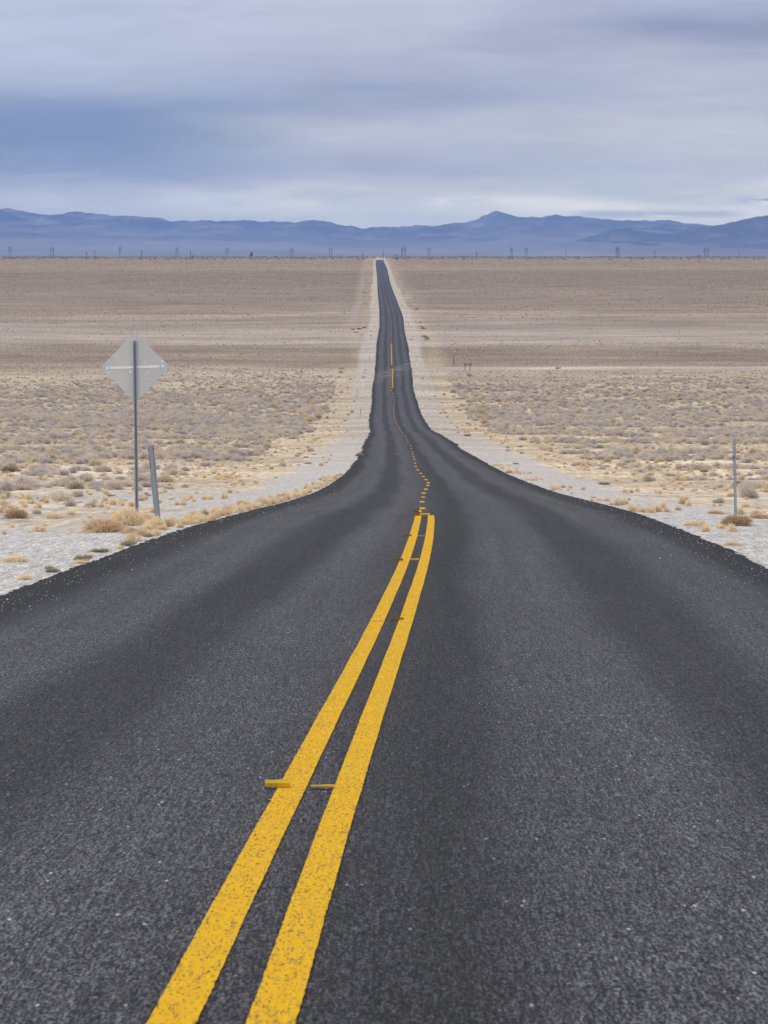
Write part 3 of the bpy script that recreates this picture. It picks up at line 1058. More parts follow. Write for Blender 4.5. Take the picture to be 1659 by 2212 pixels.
# ------------------------------------------------------------------ channel posts
def channel_post(pt, pb, width, name, label, cat, lightlip, holes=True, mat='galv', bolt_at=None):
    X, z, zg, h, ln_ = lean_post(pt[0], pt[1], pb[0], pb[1])
    e = empty(name, (X, z, zg), (0, ln_, 0))
    tag(e, label, cat)
    w2 = width / 2
    b = MB()
    pr = [(-w2, 0.0), (-w2 * 0.72, -0.003), (-w2 * 0.50, 0.022), (w2 * 0.50, 0.022), (w2 * 0.72, -0.003), (w2, 0.0), (w2, 0.005), (w2 * 0.80, 0.003), (w2 * 0.55, 0.029),
          (-w2 * 0.55, 0.029), (-w2 * 0.80, 0.003), (-w2, 0.005)]
    # web turned to the camera: closed front
    pr = [(x, -y) for x, y in pr]
    nn = len(pr)
    levels = [-0.3, h * 0.03, h * 0.985, h]
    for q, zz in enumerate(levels):
        k = 1.0 if q < 3 else 0.8
        for x, y in pr:
            bend = -0.02 if q == 0 else 0
            b.v.append((x * k + bend, y, zz))
    for q in range(len(levels) - 1):
        for k in range(nn):
            b.f.append((q * nn + k, q * nn + (k + 1) % nn, (q + 1) * nn + (k + 1) % nn, (q + 1) * nn + k))
    b.f.append(tuple((len(levels) - 1) * nn + k for k in range(nn)))
    ch = b.build('channel', M[mat], e)
    if lightlip:
        l = MB()
        l.box((w2 * 0.86, -0.012, h * 0.86), (width * 0.10, 0.008, h * 0.20))
        l.box((-w2 * 0.88, -0.012, h * 0.80), (width * 0.07, 0.008, h * 0.16))
        l.build('lip', M['galvlight'], e)
    if holes:
        for zz in (h - 0.06, h - 0.28):
            for sx in (-0.8, 0.8):
                MB().box((sx * w2 * 0.95, -0.018, zz), (0.009, 0.008, 0.022)).build('punched_hole', M['hole'], ch)
    if bolt_at:
        MB().tube((-w2 * 0.9, -0.02, bolt_at), (-w2 * 0.9, -0.05, bolt_at), 0.012, n=6).tube((-w2 * 1.5, -0.03, bolt_at + .01), (w2 * 0.1, -0.032, bolt_at + .005), 0.007, n=6).build('bolt', M['hole'], e)
    return e


channel_post((325.5, 961), (341.5, 1131), 0.088, 'channel_post', 'leaning bare steel channel post beside the diamond sign', 'steel post', True)
channel_post((1586, 948), (1589, 1121), 0.044, 'channel_post', 'upright bare steel channel post right of the road with a weed at its foot', 'steel post', False, False, 'galvlight', bolt_at=1.0)

# delineator posts down both shoulders
ORD = ['first', 'second', 'third', 'fourth', 'fifth', 'sixth', 'seventh', 'eighth', 'ninth', 'tenth', 'eleventh', 'twelfth']


def z4(x, y):
    return (950 + x / 3.95) * 0.73733, (740 + y / 3.95) * 0.73733


def marker(x, y0, y1, label, mat='galv', wd=0.07, lean=0):
    px, pb = z4(x, y1)
    _, pt = z4(x, y0)
    X, z, zg, h, _l = lean_post(px + lean, pt, px, pb)
    e = empty('delineator_post', (X, z, zg), (0, _l, 0))
    tag(e, label, 'marker post', 'thin marker posts along the road shoulders')
    MB().extr([(-wd / 2, 0), (-wd / 4, 0.03), (wd / 4, 0.03), (wd / 2, 0), (wd / 4, 0.02), (-wd / 4, 0.02)], -0.2, h).build('post', M[mat], e)
    MB().box((0, -0.012, h - 0.09), (wd * 0.95, 0.02, 0.12)).build('reflector', M['hole'], e)


for k, (x, a, b_, ln_) in enumerate(((417, 1815, 1900, 0), (519, 1200, 1265, 0.5), (547, 968, 1005, -0.4), (586, 815, 860, 0), (586, 583, 625, 0))):
    marker(x, a, b_, '%s thin marker post on the left shoulder, counting away from camera' % ORD[k], lean=ln_)
for k, (x, a, b_) in enumerate(((1063, 1197, 1265), (1027, 965, 1012), (972, 815, 863), (952, 688, 720), (868, 478, 500))):
    marker(x, a, b_, '%s thin marker post on the right shoulder, counting away from camera' % ORD[k])

# tall brown fibre post by the gravel road
px, pb = z4(1496, 1300)
_, pt = z4(1496, 1180)
X, z, zg, h, _l = lean_post(px, pt, px, pb)
e = empty('wooden_post', (X, z, zg))
tag(e, 'tall slender olive-brown post standing by the gravel side road', 'post')
MB().tube((0, 0, -0.3), (0, 0, h), 0.075, 0.06).build('shaft', M['olivepost'], e)
MB().tube((0, 0, h), (0, 0, h + 0.06), 0.062, 0.02).build('cap', M['olivepost'], e)

# brown two-legged information sign
X, z, zg, h, _l = lean_post(1010, 783.2, 1010, 800.6)
e = empty('brown_sign', (X, z, zg))
tag(e, 'low brown board sign on two legs beside the gravel side road', 'information sign')
k_ = z / F
bw, bh = 17.0 * k_, 6.0 * k_
for sx in (-1, 1):
    MB().box((sx * 5.4 * k_, 0.06, (h - 0.1) / 2 - 0.1), (0.13, 0.09, h)).build('leg', M['brownwood'], e)
bd = MB()
bd.prism([(-bw / 2, h - bh * 0.2), (-bw / 2, h), (-bw * 0.46, h), (-bw * 0.44, h - 0.07), (bw * 0.44, h - 0.07), (bw * 0.46, h), (bw / 2, h), (bw / 2, h - bh * 0.6), (bw * 0.44, h - bh), (-bw * 0.42, h - bh)], -0.03, 0.01)
board = bd.build('board', M['brownwood'], e)
for (x0, x1, zc, hh) in ((-0.56, -0.50, h - 0.16, 0.13), (-0.35, -0.05, h - 0.18, 0.06), (0.05, 0.42, h - 0.18, 0.06), (-0.12, 0.15, h - 0.33, 0.07), (0.20, 0.26, h - 0.33, 0.07)):
    MB().box(((x0 + x1) / 2, -0.034, zc), (x1 - x0, 0.006, hh)).build('white_marking', M['white'], board)


# ------------------------------------------------------------------ signs at the far end of the road
def far_sign(px, py, zpos, r_, nside, rot, mat, label, name, text=None):
    Xf = (px - CX) / F * zpos
    g = float(ground(np.array([Xf]), np.array([zpos]))[0])
    zc = CAMZ + (HY - py) / F * zpos
    e = empty(name, (Xf, zpos, g))
    tag(e, label, 'road sign')
    hh = max(zc - g, 1.6)
    MB().tube((0, 0.05, -0.2), (0, 0.05, hh + r_ * 0.8), 0.07, n=6).build('post', M['galv'], e)
    pt_ = [(r_ * math.cos(rot + 2 * math.pi * k / nside), hh + r_ * math.sin(rot + 2 * math.pi * k / nside)) for k in range(nside)]
    pl_ = MB().prism(pt_, -0.02, 0.02).build('plate', M[mat], e)
    if text:
        cu = bpy.data.curves.new('lettering', 'FONT')
        cu.body = text
        cu.size = r_ * 0.75
        cu.align_x = 'CENTER'
        cu.align_y = 'CENTER'
        to = bpy.data.objects.new('lettering', cu)
        COL.objects.link(to)
        to.parent = pl_
        to.location = (0, -0.03, hh)
        to.rotation_euler = (R(90), 0, 0)
        cu.materials.append(M['white'])
        bpy.context.view_layer.update()
        me_ = bpy.data.meshes.new_from_object(to.evaluated_get(bpy.context.evaluated_depsgraph_get()))
        bpy.data.objects.remove(to)
        to = bpy.data.objects.new('lettering', me_)
        COL.objects.link(to)
        to.parent = pl_
        to.location = (0, -0.03, hh)
        to.rotation_euler = (R(90), 0, 0)
    else:
        MB().prism([(-r_ * 0.45, hh - 0.08), (r_ * 0.1, hh - 0.08), (r_ * 0.1, hh - 0.22), (r_ * 0.5, hh), (r_ * 0.1, hh + 0.22), (r_ * 0.1, hh + 0.08), (-r_ * 0.45, hh + 0.08)], -0.03, -0.024).build('black_arrow', M['hole'], pl_)


far_sign(832.3, 556.0, 4190.0, 0.62, 8, R(22.5), 'red', 'tiny red octagonal stop sign right of the far end of the road', 'stop_sign', 'STOP')
far_sign(818.0, 555.6, 4420.0, 0.80, 4, 0, 'yel', 'tiny yellow diamond sign facing the far end of the road', 'arrow_sign')


# ------------------------------------------------------------------ utility poles and pylons on the skyline
def pole_at(px, ytop, zpos, name):
    Xf = (px - CX) / F * zpos
    g = float(ground(np.array([Xf]), np.array([zpos]))[0])
    top = CAMZ + (HY - ytop) / F * zpos
    return Xf, g, top - g


def hframe(px, wpx, ytop, arch, label, zpos=6500.0):
    Xf, g, h = pole_at(px, ytop, zpos, '')
    e = empty('transmission_pylon', (Xf, zpos, g), (0, 0, R(random.uniform(-4, 4))))
    tag(e, label, 'pylon', 'wooden pylons of the power line on the horizon')
    hw_ = wpx / 2 / F * zpos
    r_ = 0.32
    pw = hw_ * (0.55 if arch else 0.62)
    arm_z = h * (0.97 if arch else 0.80)
    for sx in (-1, 1):
        MB().tube((sx * pw, 0, -1), (sx * pw, 0, h * (0.90 if arch else 1.0)), r_, r_ * 0.8, n=6).build('pole', M['wood'], e)
    if arch:
        MB().box((0, 0, arm_z), (hw_ * 1.3, 0.4, 0.45)).build('crossarm', M['wood'], e)
        for sx in (-1, 1):
            b = MB()
            b.tube((sx * hw_ * 0.65, 0, arm_z), (sx * hw_ * 1.0, 0, h * 0.84), 0.22, n=5)
            b.tube((sx * hw_ * 1.0, 0, h * 0.84), (sx * pw, 0, h * 0.72), 0.22, n=5)
            b.build('side_brace', M['wood'], e)
    else:
        MB().box((0, 0, arm_z), (hw_ * 2.0, 0.4, 0.42)).build('crossarm', M['wood'], e)
    b = MB()
    b.tube((-pw, 0, h * 0.74), (pw, 0, h * 0.52), 0.2, n=5)
    b.tube((pw, 0, h * 0.74), (-pw, 0, h * 0.52), 0.2, n=5)
    b.build('cross_brace', M['wood'], e)
    for sx in (-0.9, 0, 0.9):
        MB().tube((sx * hw_, 0, arm_z - 0.2), (sx * hw_, 0, arm_z - 1.5), 0.16, n=5).build('insulator', M['wood'], e)


D = lambda o, x: o + x / 3.0
TY = lambda y: 405.5 + y / 3.0
hs = [(0, 65, 25, 383, 1), (0, 343, 15, 377, 0), (0, 779, 17, 377, 0), (0, 1147, 19, 382, 0), (0, 1472, 26, 390, 1), (553, 232, 20, 386, 0), (553, 484, 25, 390, 1),
      (553, 946, 13, 381, 0), (553, 965, 14, 380, 0), (553, 1120, 25, 391, 1), (1106, -3, 13, 384, 0), (1106, 92, 23, 390, 1), (1106, 678, 14, 380, 0), (1106, 691, 18, 384, 1),
      (1106, 1249, 12, 390, 0), (1106, 1270, 14, 383, 0)]
NUM = ['first', 'second', 'third', 'fourth', 'fifth', 'sixth', 'seventh', 'eighth', 'ninth', 'tenth', 'eleventh', 'twelfth', 'thirteenth', 'fourteenth', 'fifteenth', 'sixteenth']
for k, (o_, x, wd, y, ar) in enumerate(hs):
    hframe(D(o_, x), wd / 3.0, TY(y), ar, 'dark two-pole wooden pylon, %s from the left along the horizon' % NUM[k])
ps = [(0, 326, 397, 458), (0, 560, 416, 470), (0, 615, 404, 465), (0, 918, 405, 465), (0, 1234, 405, 467), (553, 690, 427, 468), (553, 826, 414, 463), (553, 910, 427, 470), (553, 1429, 415, 465),
      (1106, 350, 401, 455), (1106, 926, 407, 450), (1106, 1473, 405, 450)]
for k, (o_, x, y, yb) in enumerate(ps):
    zp = min(max(row2z(TY(yb)), 4300.0), 5600.0)
    Xf, g, h = pole_at(D(o_, x), TY(y), zp, '')
    e = empty('utility_pole', (Xf, zp, g), (0, R(random.uniform(-1, 1)), 0))
    tag(e, 'thin single utility pole, %s from the left in front of the horizon' % NUM[k], 'utility pole', 'single utility poles crossing the plain')
    MB().tube((0, 0, -0.5), (0, 0, h), 0.30, 0.24, n=6).build('pole', M['wood'], e)
    MB().box((0, 0, h - 1.2), (2.2, 0.2, 0.22)).build('crossarm', M['wood'], e)
    for sx in (-1, -0.4, 0.4, 1):
        MB().tube((sx, 0, h - 1.1), (sx, 0, h - 0.8), 0.08, n=5).build('insulator', M['wood'], e)

# windmill on the plain
zp = row2z(TY(485))
Xf, g, h = pole_at(D(1106, 1211), TY(437), zp, '')
e = empty('wind_pump', (Xf, zp, g))
tag(e, 'small dark farm windmill with bladed wheel on the right of the plain', 'windmill')
for sx in (-1, 1):
    for sy in (-1, 1):
        MB().tube((sx * 1.1, sy * 1.1, -0.3), (sx * 0.15, sy * 0.15, h * 0.82), 0.09, n=5).build('leg', M['wood'], e)
b = MB()
for q in (0.2, 0.42, 0.62):
    rr = 1.1 - 0.95 * q / 0.82
    for s_ in (-1, 1):
        b.box((0, s_ * rr, h * q), (2 * rr, 0.07, 0.08))
        b.box((s_ * rr, 0, h * q), (0.07, 2 * rr, 0.08))
b.build('lattice', M['wood'], e)
wl = MB()
for k in range(14):
    a_ = 2 * math.pi * k / 14
    c0, s0 = math.cos(a_), math.sin(a_)
    c1, s1 = math.cos(a_ + 0.30), math.sin(a_ + 0.30)
    R0, R1 = 0.35, 1.15
    wl.prism([(R0 * c0, h * 0.87 + R0 * s0), (R1 * c0, h * 0.87 + R1 * s0), (R1 * c1, h * 0.87 + R1 * s1), (R0 * c1, h * 0.87 + R0 * s1)], -0.32, -0.28)
wl.build('wheel', M['wood'], e)
MB().tube((0, -0.3, h * 0.87), (0, 0.5, h * 0.87), 0.12, n=6).build('hub', M['wood'], e)
MB().prism([(0.2, h * 0.86), (1.6, h * 0.80), (1.6, h * 0.97), (0.2, h * 0.89)], 0.3, 0.36).build('tail_vane', M['wood'], e)


# ------------------------------------------------------------------ plants
def make_plant(name, n, Rr, H, bw_, mat, seed, upright=0.0, base_frac=0.35, spread=0.15, flat_top=0.0, tuft=False, curl=0.25):
    """a shrub of many thin tapering twigs filling an uneven dome"""
    r = np.random.default_rng(seed)
    lob = r.uniform(0.42, 1.22, 7) if not tuft else r.uniform(0.7, 1.15, 7)
    V, Fc = [], []
    for k in range(n):
        th = r.uniform(0, 2 * math.pi)
        ct = r.uniform(0.02, 1) ** (0.75 if not tuft else 0.5)
        ct = ct * (1 - upright) + upright * (0.5 + 0.5 * ct)
        st_ = math.sqrt(max(0, 1 - ct * ct))
        li = th / (2 * math.pi) * 7
        l0 = lob[int(li) % 7] * (1 - li % 1) + lob[(int(li) + 1) % 7] * (li % 1)
        ext = l0 * r.uniform(0.75, 1.12)
        tip = np.array([Rr * st_ * math.cos(th) * ext, Rr * st_ * math.sin(th) * ext, H * (ct * ext * (1 - flat_top) + flat_top * ct ** 0.4 * ext) + 0.01])
        if r.random() < base_frac or tuft:
            b0 = np.array([r.normal(0, spread * Rr), r.normal(0, spread * Rr), -0.03])
        else:
            b0 = tip * r.uniform(0.35, 0.8) + r.normal(0, 0.06 * Rr, 3)
            b0[2] = max(b0[2], 0)
        d = tip - b0
        L = np.linalg.norm(d) + 1e-6
        side = np.cross(d / L, r.normal(0, 1, 3))
        side /= np.linalg.norm(side) + 1e-6
        w_ = bw_ * r.uniform(0.6, 1.4)
        mid_ = b0 + d * 0.55 + side * r.normal(0, 0.10) * L + np.array([0, 0, curl * 0.2 * L])
        jit_ = np.cross(side, d / L)
        i = len(V)
        V += [b0 - side * w_ * 0.5, b0 + side * w_ * 0.5, mid_ + jit_ * w_ * 0.6, mid_ - jit_ * w_ * 0.6, tip]
        Fc += [(i, i + 1, i + 2), (i, i + 2, i + 3), (i + 3, i + 2, i + 4)]
    return mesh_obj(name, V, Fc, mat)


def place(o, X, Y, s_=1.0, sz=None, rz=None, dz=0.0):
    o.location = (X, Y, float(ground(np.array([X]), np.array([Y]))[0]) + dz)
    o.scale = (s_, s_, s_ * (1.0 if sz is None else sz))
    o.rotation_euler = (0, 0, random.uniform(0, 6.28) if rz is None else rz)


def dup(o):
    c = o.copy()
    COL.objects.link(c)
    return c


def edge_off(X, Y):
    return np.maximum(XL(Y) - X, X - XR(Y))


def cone(n, z0, z1, seed, power=1.0):
    """points spread evenly over the ground inside (a little more than) the view"""
    r = np.random.default_rng(seed)
    z_ = np.sqrt(r.uniform(z0 ** 2, z1 ** 2, n))
    hw_ = 0.0985 * z_ + 4
    return r.uniform(-1, 1, n) * hw_, z_, r


sages = [make_plant('sagebrush', 460, 0.46, (0.34, 0.40, 0.30, 0.44)[k], 0.016, M['sage'], 50 + k, flat_top=(0.3, 0.1, 0.4, 0.0)[k], base_frac=(0.35, 0.6, 0.3, 0.7)[k], spread=(0.3, 0.45, 0.5, 0.2)[k]) for k in range(4)]
tufts = [make_plant('grass_tuft', 150, 0.16, 0.20, 0.008, M['straw'], 70 + k, upright=0.25, tuft=True, spread=0.35) for k in range(3)]
rabbits = [make_plant('rabbitbrush', 420, 0.50, 0.50, 0.018, M['rabbit'], 80 + k, flat_top=0.2) for k in range(2)]
olives = [make_plant('olive_shrub', 420, 0.50, 0.40, 0.022, M['olive'], 90 + k, flat_top=0.3) for k in range(2)]
tumbles = [make_plant('tumbleweed', 320, 0.50, 0.42, 0.024, M['tumble'], 95 + k, flat_top=0.1, base_frac=0.15) for k in range(2)]

# density of the grey scrub (plants per square metre)
X, Y, r = cone(60000, 62, 980, 5)
off = edge_off(X, Y)
patch = fbm(X / 9, Y / 16, 61)
patch2 = fbm(X / 30, Y / 45, 62)
den = np.interp(Y, [62, 90, 130, 180, 260, 400, 450, 700, 760, 820, 960, 980], [0.05, 0.12, 0.16, 0.20, 0.26, 0.26, 0.38, 0.36, 0.24, 0.18, 0.15, 0.03])
contrast = np.interp(Y, [60, 200, 440, 560, 980], [3.2, 2.4, 1.6, 0.9, 0.6])
den = den * np.clip(1 + contrast * 3.2 * (patch - 0.5) + contrast * 1.5 * (patch2 - 0.5), 0, 3)
clear = np.interp(Y, [60, 100, 180, 350, 500, 740, 980], [3.0, 3.6, 4.6, 5.2, 5.6, 5.0, 6.0])
near_edge = sst(clear * 0.85, clear * 1.6, off + (fbm(X / 4, Y / 8, 63) - 0.5) * 6)
den = den * np.maximum(near_edge, 0.10 * (off > 2.2))
den = den * 0.85 * (1 - 0.98 * ((X > 0) & (np.abs(Y - 832) < 14)))
area = 0.0985 * (980 ** 2 - 62 ** 2) + 8 * 918
keep = r.random(len(X)) < den * area / 60000
X, Y, patch = X[keep], Y[keep], patch[keep]
size = r.uniform(0.35, 1.0, len(X)) ** 1.3 * 1.55 * np.interp(Y, [62, 120, 430, 700, 780, 980], [0.50, 0.62, 0.95, 1.08, 0.5, 0.38])
size *= 0.75 + 0.6 * patch
size *= np.where(edge_off(X, Y) < 6.0, 0.55, 1.0)
show = size / Y
order = np.argsort(-show)
big, rest = order[:296], order[296:]
for k, i in enumerate(big):
    o = sages[k] if k < 4 else dup(sages[k % 4])
    place(o, X[i], Y[i], size[i] * random.uniform(0.9, 1.1), random.uniform(0.5, 1.05))
    tag(o, 'low grey leafless sagebrush, one of many alike across the near scrub', 'shrub', 'near grey sagebrush either side of the road')
print('sage', len(X))


def scatter(name, label, protos, X, Y, S, sq, seed, Z=None):
    """one uncountable mass: points carry size and turn, geometry nodes set a plant on each"""
    r = np.random.default_rng(seed)
    if Z is None:
        Z = ground(X, Y)
    me = bpy.data.meshes.new(name)
    me.vertices.add(len(X))
    me.vertices.foreach_set('co', np.stack([X, Y, Z], -1).astype(np.float32).ravel())
    a = me.attributes.new('size', 'FLOAT_VECTOR', 'POINT')
    a.data.foreach_set('vector', np.stack([S, S, S * sq], -1).astype(np.float32).ravel())
    a = me.attributes.new('turn', 'FLOAT_VECTOR', 'POINT')
    a.data.foreach_set('vector', np.stack([0 * S, 0 * S, r.uniform(0, 6.28, len(S))], -1).astype(np.float32).ravel())
    o = bpy.data.objects.new(name, me)
    COL.objects.link(o)
    ng = bpy.data.node_groups.new(name, 'GeometryNodeTree')
    ng.interface.new_socket('Geometry', in_out='INPUT', socket_type='NodeSocketGeometry')
    ng.interface.new_socket('Geometry', in_out='OUTPUT', socket_type='NodeSocketGeometry')
    gi, go = ng.nodes.new('NodeGroupInput'), ng.nodes.new('NodeGroupOutput')
    iop = ng.nodes.new('GeometryNodeInstanceOnPoints')
    join = ng.nodes.new('GeometryNodeJoinGeometry')
    for p_ in protos:
        oi = ng.nodes.new('GeometryNodeObjectInfo')
        oi.inputs['Object'].default_value = p_
        oi.inputs['As Instance'].default_value = True
        oi.transform_space = 'ORIGINAL'
        ng.links.new(oi.outputs['Geometry'], join.inputs[0])
    ng.links.new(gi.outputs[0], iop.inputs['Points'])
    ng.links.new(join.outputs[0], iop.inputs['Instance'])
    iop.inputs['Pick Instance'].default_value = True
    for nm, sk in (('size', 'Scale'), ('turn', 'Rotation')):
        na = ng.nodes.new('GeometryNodeInputNamedAttribute')
        na.data_type = 'FLOAT_VECTOR'
        na.inputs['Name'].default_value = nm
        outp = [q for q in na.outputs if q.enabled and q.name == 'Attribute'][0]
        ng.links.new(outp, iop.inputs[sk])
    ng.links.new(iop.outputs[0], go.inputs[0])
    md = o.modifiers.new('scatter', 'NODES')
    md.node_group = ng
    tag(o, label, 'vegetation', kind='stuff')
    return o


scatter('sagebrush_scrub', 'dense grey sagebrush scrub filling the middle of the valley', sages, X[rest], Y[rest], size[rest], r.uniform(0.6, 1.1, len(rest)), 6)

# far scrub: small dark and tan clumps on the opposite slope
X, Y, r = cone(90000, 900, 4300, 8)
off = edge_off(X, Y)
pt2 = fbm(X / 60, Y / 90, 64)
den = np.interp(Y, [900, 1080, 1180, 1300, 1700, 2600, 3300, 4300], [0.03, 0.006, 0.02, 0.045, 0.035, 0.018, 0.010, 0.006]) * np.clip(1 + 5 * (pt2 - 0.5), 0.1, 3)
area = 0.0985 * (4300 ** 2 - 900 ** 2)
keep = (r.random(len(X)) < den * area / 90000) & (off > 8 + (Y > 1500) * 3)
X, Y = X[keep], Y[keep]
S = r.uniform(0.6, 1.5, len(X)) * np.interp(Y, [960, 1500, 4300], [0.4, 0.52, 0.9])
scatter('distant_scrub', 'sparse dark scrub dotted over the far slope', [sages[0], sages[1], olives[0], sages[2], rabbits[0]], X, Y, S, r.uniform(0.7, 1.1, len(X)), 9)
print('far', len(X))
# brush line on the horizon
X, Y, r = cone(5200, 4300, 7700, 12)
pt3 = fbm(X / 50, Y / 400, 66)
keep = (pt3 > 0.47) | (Y < 4800) & (r.random(len(X)) < 0.3)
keep &= ~((np.abs(X - CLX(Y)) < 14) & (Y < 5200))
X, Y = X[keep], Y[keep]
scatter('horizon_brush', 'thin dark line of brush along the edge of the plain', [olives[0], tumbles[1], sages[1]], X, Y, r.uniform(1.5, 3.4, len(X)), r.uniform(0.7, 1.2, len(X)), 13)

# dry grass: verge along the pavement, tufts on the shoulders and among the scrub
X, Y, r = cone(70000, 34, 520, 15)
off = edge_off(X, Y)
gp = fbm(X / 2.5, Y / 6, 71)
gp2 = fbm(X / 12, Y / 25, 72)
den = np.interp(Y, [34, 60, 90, 140, 250, 520], [0.10, 0.35, 0.45, 0.30, 0.20, 0.10]) * np.clip(1 + 7 * (gp - 0.53) + 3 * (gp2 - 0.5), 0, 3.5)
wsh = np.interp(Y, [30, 55, 75, 120, 200, 520], [3.0, 2.4, 1.6, 2.8, 3.6, 4.0])
den = den * (0.03 + 0.97 * sst(wsh * 0.7, wsh * 1.15, off))
area = 0.0985 * (520 ** 2 - 34 ** 2) + 8 * 486
keep = (r.random(len(X)) < den * area / 70000) & (off > 0.25)
X, Y = X[keep], Y[keep]
S = r.uniform(0.4, 1.15, len(X)) * np.interp(Y, [34, 200, 520], [0.75, 1.0, 1.3])
# verge fringe hugging the left edge, and a thinner one on the right
nv = 460
yv = r.uniform(46, 175, nv)
fr = fbm(yv / 3.5, 0.3, 73)
kv = (fr > 0.50) | (yv > 60) & (yv < 100) & (fr > 0.40)
yv = yv[kv]
xv = XL(yv) - np.abs(r.normal(0.12, 0.22, len(yv)))
nv2 = 420
yw = r.uniform(52, 230, nv2)
kw = fbm(yw / 5, 5.3, 74) > 0.56
yw = yw[kw]
xw = XR(yw) + np.abs(r.normal(0.35, 0.3, len(yw)))
X = np.concatenate([X, xv, xw])
Y = np.concatenate([Y, yv, yw])
S = np.concatenate([S, r.uniform(0.35, 0.85, len(xv) + len(xw))])
order = np.argsort(-(S / Y))
big, rest = order[:270], order[270:]
for k, i in enumerate(big):
    o = tufts[k] if k < 3 else dup(tufts[k % 3])
    place(o, X[i], Y[i], S[i], random.uniform(0.6, 1.2))
    tag(o, 'small dry straw-coloured grass tuft in the pale gravel beside the road', 'grass tuft', 'near dry grass tufts beside the road')
scatter('dry_grass', 'straw-coloured dry grass thinly covering the verges and valley floor', tufts, X[rest], Y[rest], S[rest], r.uniform(0.5, 1.1, len(rest)), 16)
print('grass', len(X))


def hero(protos, px, py, s_, sz, label, cat, group=None, idx=[0], first=False):
    X_, z_, _ = at(px, py)
    o = dup(protos[idx[0] % len(protos)])
    idx[0] += 1
    place(o, X_, z_, s_, sz)
    for k_ in ('label', 'category', 'group', 'kind'):
        if k_ in o:
            del o[k_]
    tag(o, label, cat, group)
    return o


# prototypes of the special plants take the first of these places themselves
def first_at(o, px, py, s_, sz, label, cat, group=None):
    X_, z_, _ = at(px, py)
    place(o, X_, z_, s_, sz)
    tag(o, label, cat, group)


G1 = 'golden rabbitbrush clumps between the verge and the scrub'
first_at(rabbits[0], 686, 905, 2.0, 1.0, 'large golden clump at the right end of the left-hand scrub', 'shrub', G1)
first_at(rabbits[1], 1037, 895, 2.1, 1.0, 'large golden clump nearest the road at the left end of the right-hand scrub', 'shrub', G1)
gold = [(668, 912), (700, 888), (655, 900), (736, 806), (690, 815), (640, 858), (700, 868), (672, 880), (1020, 880), (1052, 902), (1045, 915), (1062, 885), (1075, 868), (1028, 858), (1100, 905), (1012, 845), (738, 798), (610, 820), (560, 815), (310, 812), (650, 805),
        (1090, 880), (1130, 895), (1180, 870), (1250, 893), (600, 905), (630, 915), (590, 880), (1015, 813), (1310, 850), (1450, 866), (1205, 797)]
for k, (px, py) in enumerate(gold):
    s_ = random.uniform(1.1, 1.9)
    hero(rabbits, px, py, s_, random.uniform(0.7, 1.0), 'golden-tan bushy clump among others at the inner edge of the scrub', 'shrub', G1)
first_at(olives[0], 648, 938, 0.95, 0.9, 'dull olive shrub right of centre in the left-hand scrub', 'shrub')
first_at(olives[1], 346, 978, 0.85, 0.9, 'dark olive shrub just right of the leaning steel post', 'shrub')
for px, py, s_, sz, lb in ((36, 946, 0.8, 0.7, 'small olive shrub at the left picture edge below the grey scrub'), (20, 1020, 1.0, 0.8, 'dark olive shrub at the far left, nearest of the olive ones'),
                           (1010, 942, 1.0, 0.6, 'low greenish shrub beside the right road edge at the bend'), (1185, 972, 0.7, 0.7, 'olive-brown shrub in the dry grass right of the road bend'),
                           (478, 838, 1.6, 0.6, 'yellowish olive mound between two light strips left of the road'), (1305, 1137 - 90, 0.5, 0.5, 'small dark green patch in the gravel right of the road'),
                           (1520, 1020, 0.6, 0.6, 'olive tuft in the scrub just left of the right steel post'), (775, 985, 0.8, 0.6, 'olive-green verge clump at the left road edge below the bend'),
                           (1115, 1003, 0.45, 0.5, 'small dark tuft on the pale right shoulder')):
    hero(olives, px, py, s_, sz, lb, 'shrub')

for k_, yq in enumerate([41.5, 43.6, 44.4, 46.2, 46.9, 48.0, 48.8, 50.1, 50.6, 51.5, 52.6, 53.2, 54.6, 55.3, 57.0, 58.4]):
    o = dup(olives[k_ % 2] if k_ % 3 else tufts[k_ % 3])
    small = 0.22 if k_ % 3 else 0.8
    place(o, float(XL(yq)) - 0.03 + random.uniform(-0.12, 0.05), yq, small * random.uniform(0.6, 1.2), random.uniform(0.4, 0.8))
    for q_ in ('label', 'category', 'group', 'kind'):
        if q_ in o:
            del o[q_]
    tag(o, 'small dark ragged weed on the crumbling left pavement edge below the posts', 'weed', 'weeds on the left pavement edge')

# big tan weeds
wd = [make_plant('dry_weed', 1500, 0.52, 0.34, 0.008, M['weed'], 120, flat_top=0.1, base_frac=0.25, spread=0.5),
      make_plant('dry_weed', 1300, 0.30, 0.22, 0.009, M['weed'], 121, flat_top=0.3, base_frac=0.3, spread=0.5),
      make_plant('straw_clump', 1200, 0.35, 0.34, 0.007, M['straw'], 122, upright=0.3, tuft=True, spread=0.5),
      make_plant('bare_bush', 900, 0.42, 0.48, 0.008, M['sage'], 123, base_frac=0.5, spread=0.2)]
first_at(wd[0], 226, 1150, 0.74, 0.85, 'wide brown dried weed in the gravel left of the diamond sign post', 'weed')
first_at(wd[1], 1590, 1136, 0.85, 0.9, 'round brown weed around the foot of the right steel post', 'weed')
first_at(wd[2], 272, 1136, 0.95, 0.9, 'tall straw clump at the foot of the diamond sign post', 'grass clump')
first_at(wd[3], 1622, 1077, 1.05, 0.9, 'large pale bare bush behind the right steel post', 'shrub')
